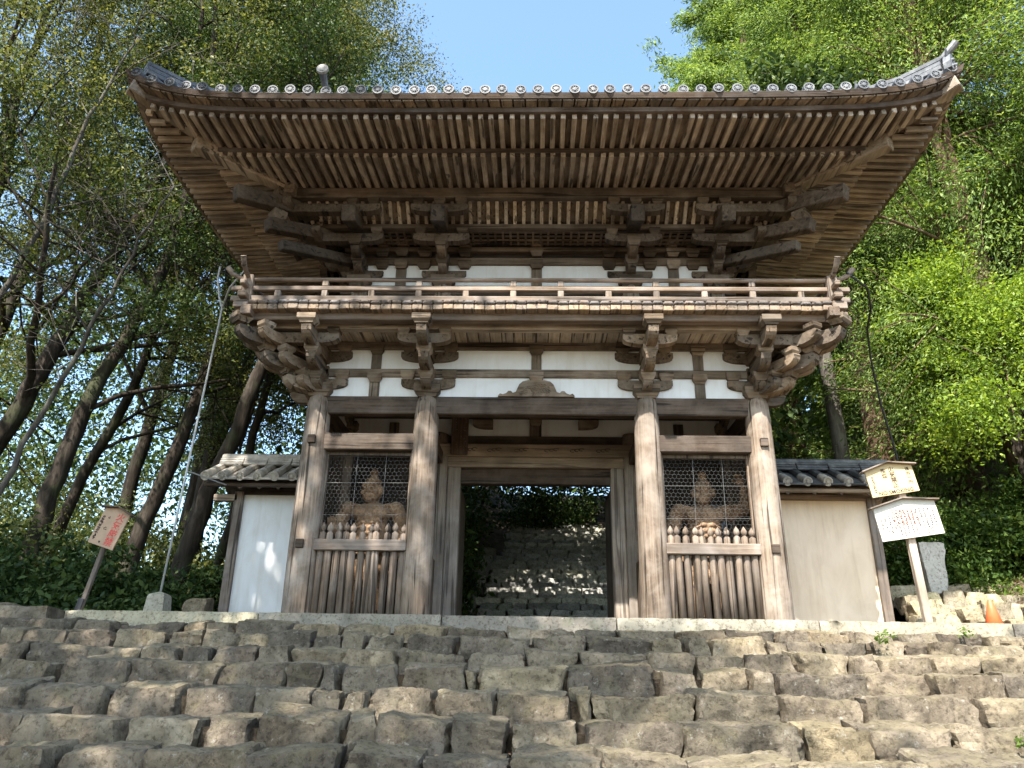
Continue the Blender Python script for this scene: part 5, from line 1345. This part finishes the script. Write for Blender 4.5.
for lab, x, y, rx, ry, rz, n, lm, s in [
 ("big glossy bush on the bank right behind the notice boards, in dappled light", 7.5, 3.6, 1.2, 1.0, 1.7, 11000, L_mid, 11),
 ("wide bush with bright yellow-green tips on the bank above the orange cone", 8.9, 3.0, 1.3, 1.0, 1.5, 11000, L_mid, 12),
 ("light green bush showing above the dark tiled wall under the balcony", 5.6, 4.6, 1.1, .9, 3.2, 9000, L_bright, 13),
 ("dark bush in deep shade behind the stone marker", 7.0, 5.2, 1.4, 1.0, 2.2, 9000, L_dark, 14),
 ("dark bush at the picture edge under the bare twigs", 10.4, 3.4, 1.3, 1.1, 2.2, 9000, L_dark, 15)]:
    shrub(lab, x, y, ground_at(x, y), rx, ry, rz, int(n * 1.9), lm, 100 + s, .088, "shrub", RSH, .5)
for lab, x, y, rx, rz, n, s in [("dark shrub beside the foot of the rear stairway", -2.15, 7.6, .65, 1.3, 4000, 21), ("dark leafy shrub halfway up the rear stairway", -2.0, 9.6, .8, 1.7, 4000, 22), ("dark overhanging shrub at the head of the rear stairway", .6, 17.5, 2.2, 2.6, 9000, 23)]:
    shrub(lab, x, y, ground_at(x, y), rx, rx, rz, n, L_dark, 100 + s, .13, "shrub", "shrubs along the rear stairway")
def weed(label, x, y, z, n, r, seed):
    rng = np.random.RandomState(seed); t = thing("weed", label, "weed", (x, y, z)); mb = MB(); c = []
    for i in range(n):
        q = rng.normal(0, r, 3); q[2] = abs(q[2]) * .9 + .02; b = np.array([x, y, z]) + q; mb.tube([(x, y, z - .02), tuple(b)], [.004, .002], 3, False)
        for _ in range(7): c.append(b + rng.normal(0, .022, 3))
    mb.build("stems", L_weed, t); link("foliage", quads("foliage", leaf_verts(np.array(c), rng, .038, .55, 1.2)), L_weed, t)
weed("small weed growing from a joint high in the steps toward the rocks", 3.35, -2.62, -.30, 9, .05, 1)
weed("leafy weed at the end of the lowest steps near the picture corner", 3.2, -5.25, -1.12, 26, .10, 2)
weed("tiny weed on the stone joint below the bank", 4.55, -2.0, -.2, 7, .035, 3)

# undergrowth and the far woods
def mass(name, mat, n, fn, size, seed, spread, asp=.5, m=40, droop=.2):
    rng = np.random.RandomState(seed); cl = fn(rng, n // m); c = np.repeat(cl, m, 0) + rng.normal(0, 1, (len(cl) * m, 3)) * np.array(spread)
    return tag(link(name, quads(name, leaf_verts(c, rng, size, asp, .8, droop)), mat), kind="stuff")
def f_left(r, k):
    x = r.uniform(-46, -9, k); y = r.uniform(15, 34, k); z = ground_h(x, y) + (r.rand(k) ** 1.3) * (12 + (y - 15) * .45); return np.stack([x, y, z], 1)
mass("distant_wood", L_dark, 90000, f_left, .26, 5, (1.3, 1.3, .65), .5, 420)
def f_right(r, k):
    x = 8 + r.rand(k) ** 1.4 * 26; y = r.uniform(5.5, 34, k); x = x + (y > 20) * r.uniform(-2.5, 0, k); z = ground_h(x, y) + r.rand(k) * 6.5 * np.clip((x - 6.5) / 3, .3, 1); return np.stack([x, y, z], 1)
mass("hillside_wood", L_cedar, 160000, f_right, .18, 6, (.6, .6, .45), .35, 40, .5)
def f_back(r, k):
    x = np.concatenate([r.uniform(-7, -1.9, k // 2), r.uniform(-4, 8, k - k // 2)]); y = np.concatenate([r.uniform(6.5, 18, k // 2), r.uniform(18.5, 24, k - k // 2)])
    z = ground_h(x, y) + np.concatenate([r.rand(k // 2) * 2.2, r.rand(k - k // 2) * 6.0]); return np.stack([x, y, z], 1)
mass("slope_undergrowth", L_dark, 50000, f_back, .17, 7, (.35, .35, .3))
def f_floor(r, k):
    x = r.uniform(-16, -5.4, k); y = r.uniform(-.6, 12, k); z = ground_h(x, y) + r.rand(k) * .5; return np.stack([x, y, z], 1)
mass("ground_cover", L_dark, 26000, f_floor, .11, 8, (.25, .25, .12))
def f_low(r, k):
    x = r.uniform(-24, -5.2, k); y = r.uniform(8.5, 16, k); z = ground_h(x, y) + r.rand(k) * 3.0; return np.stack([x, y, z], 1)
mass("low_thicket", L_olive, 52000, f_low, .13, 12, (.5, .5, .35), .5, 160)
def f_bank(r, k):
    x = r.uniform(6.4, 13, k); y = r.uniform(1.6, 6, k); return np.stack([x, y, ground_h(x, y) + r.rand(k) * .15], 1)
mass("bank_weeds", L_weed, 9000, f_bank, .08, 9, (.12, .12, .06), .4, 25)
lp = []
for _ in range(4200):
    x, y = RS.uniform(6.2, 12.5), RS.uniform(.9, 5.5); lp.append((x, y, ground_at(x, y) + .02))
for _ in range(2500):
    x, y = RS.uniform(-3.6, 0), RS.uniform(6.6, 13); lp.append((x, y, ground_at(x, y) + .03))
scatter("fallen_leaves", lp, .075, L_litter)
# dry brown twigs hanging at the eastern edge
mb = MB(); rt = np.random.RandomState(3)
for i in range(240):
    p = np.array([rt.uniform(10.6, 12.2), rt.uniform(2.4, 3.6), rt.uniform(4.6, 8.6)]); q = p + rt.normal(0, .35, 3) + [-.3, -.2, -.3]; mb.tube([p, (p + q) / 2 + rt.normal(0, .06, 3), q], [.012, .009, .003], 3, False)
tag(mb.build("dry_twigs", B_grey), kind="stuff")
def f_canopy(r, k):
    x = r.uniform(-5.5, 6.5, k); y = r.uniform(7.4, 23, k); z = ground_h(x, y) + 3.9 + r.rand(k) * 3.2; return np.stack([x, y, z], 1)
mass("added_shade_canopy", L_dark, 60000, f_canopy, .24, 10, (.4, .4, .3), .55, 40)  # leaf mass without trunks, added to shade the rear stairway
for lab, path, sd, bi in [  # two trees added to shade the rear stairway, crowns hidden behind the roof
 ("broad evergreen right behind the gate on its west, added to shade the rear stairs", [G(-4.8,10),(-4.7,10,4),(-4.2,9.8,7),(-3.4,9.6,9),(-2.7,9.4,10.4)], 95, (1, -.2, -.1)),
 ("broad evergreen right behind the gate on its east, added to shade the rear stairs", [G(5.8,10),(5.6,10,4),(5.0,9.8,7),(4.0,9.6,9),(3.2,9.4,10.4)], 96, (-1, -.2, -.1))]:
    tree("evergreen_tree", lab, "tree", path, [.3,.26,.22,.15,.06], sd, S_(frm=.62, limbs=20, llen=2.9, leaves=46, size=.18, spread=.42, bias=bi, up=(0, -.03, -.02)), B_dark, L_dark, "trees added to shade the rear stairway")
# trees behind the viewer's side that shade the flight
SH = S_(frm=.40, limbs=13, llen=4.0, leaves=11, spread=.42, size=.26, kids=(0, 5, 4))
for lab, path, seed in [
 ("tall evergreen flanking the lower steps on the southwest, out of view", [(-9.0,-9,-2.2),(-8.4,-8.8,4),(-7.4,-8.4,9),(-6.4,-8.0,12),(-5.8,-7.8,15)], 91),
 ("tall evergreen farther west beside the flight, out of view", [(-14,-8,-1.6),(-13.4,-8,4),(-12.2,-7.9,8),(-11.0,-7.7,11),(-10.2,-7.6,14)], 94),
 ("tall evergreen beside the foot of the steps behind the viewpoint, out of view", [(-8.5,-15,-2.2),(-7.5,-14.6,5),(-6.0,-14,10),(-5.0,-13.5,13),(-4.5,-13.2,16)], 92),
]:
    tree("evergreen_tree", lab, "tree", path, [.35,.3,.24,.15,.05], seed, SH, B_dark, L_dark, "trees shading the steps")
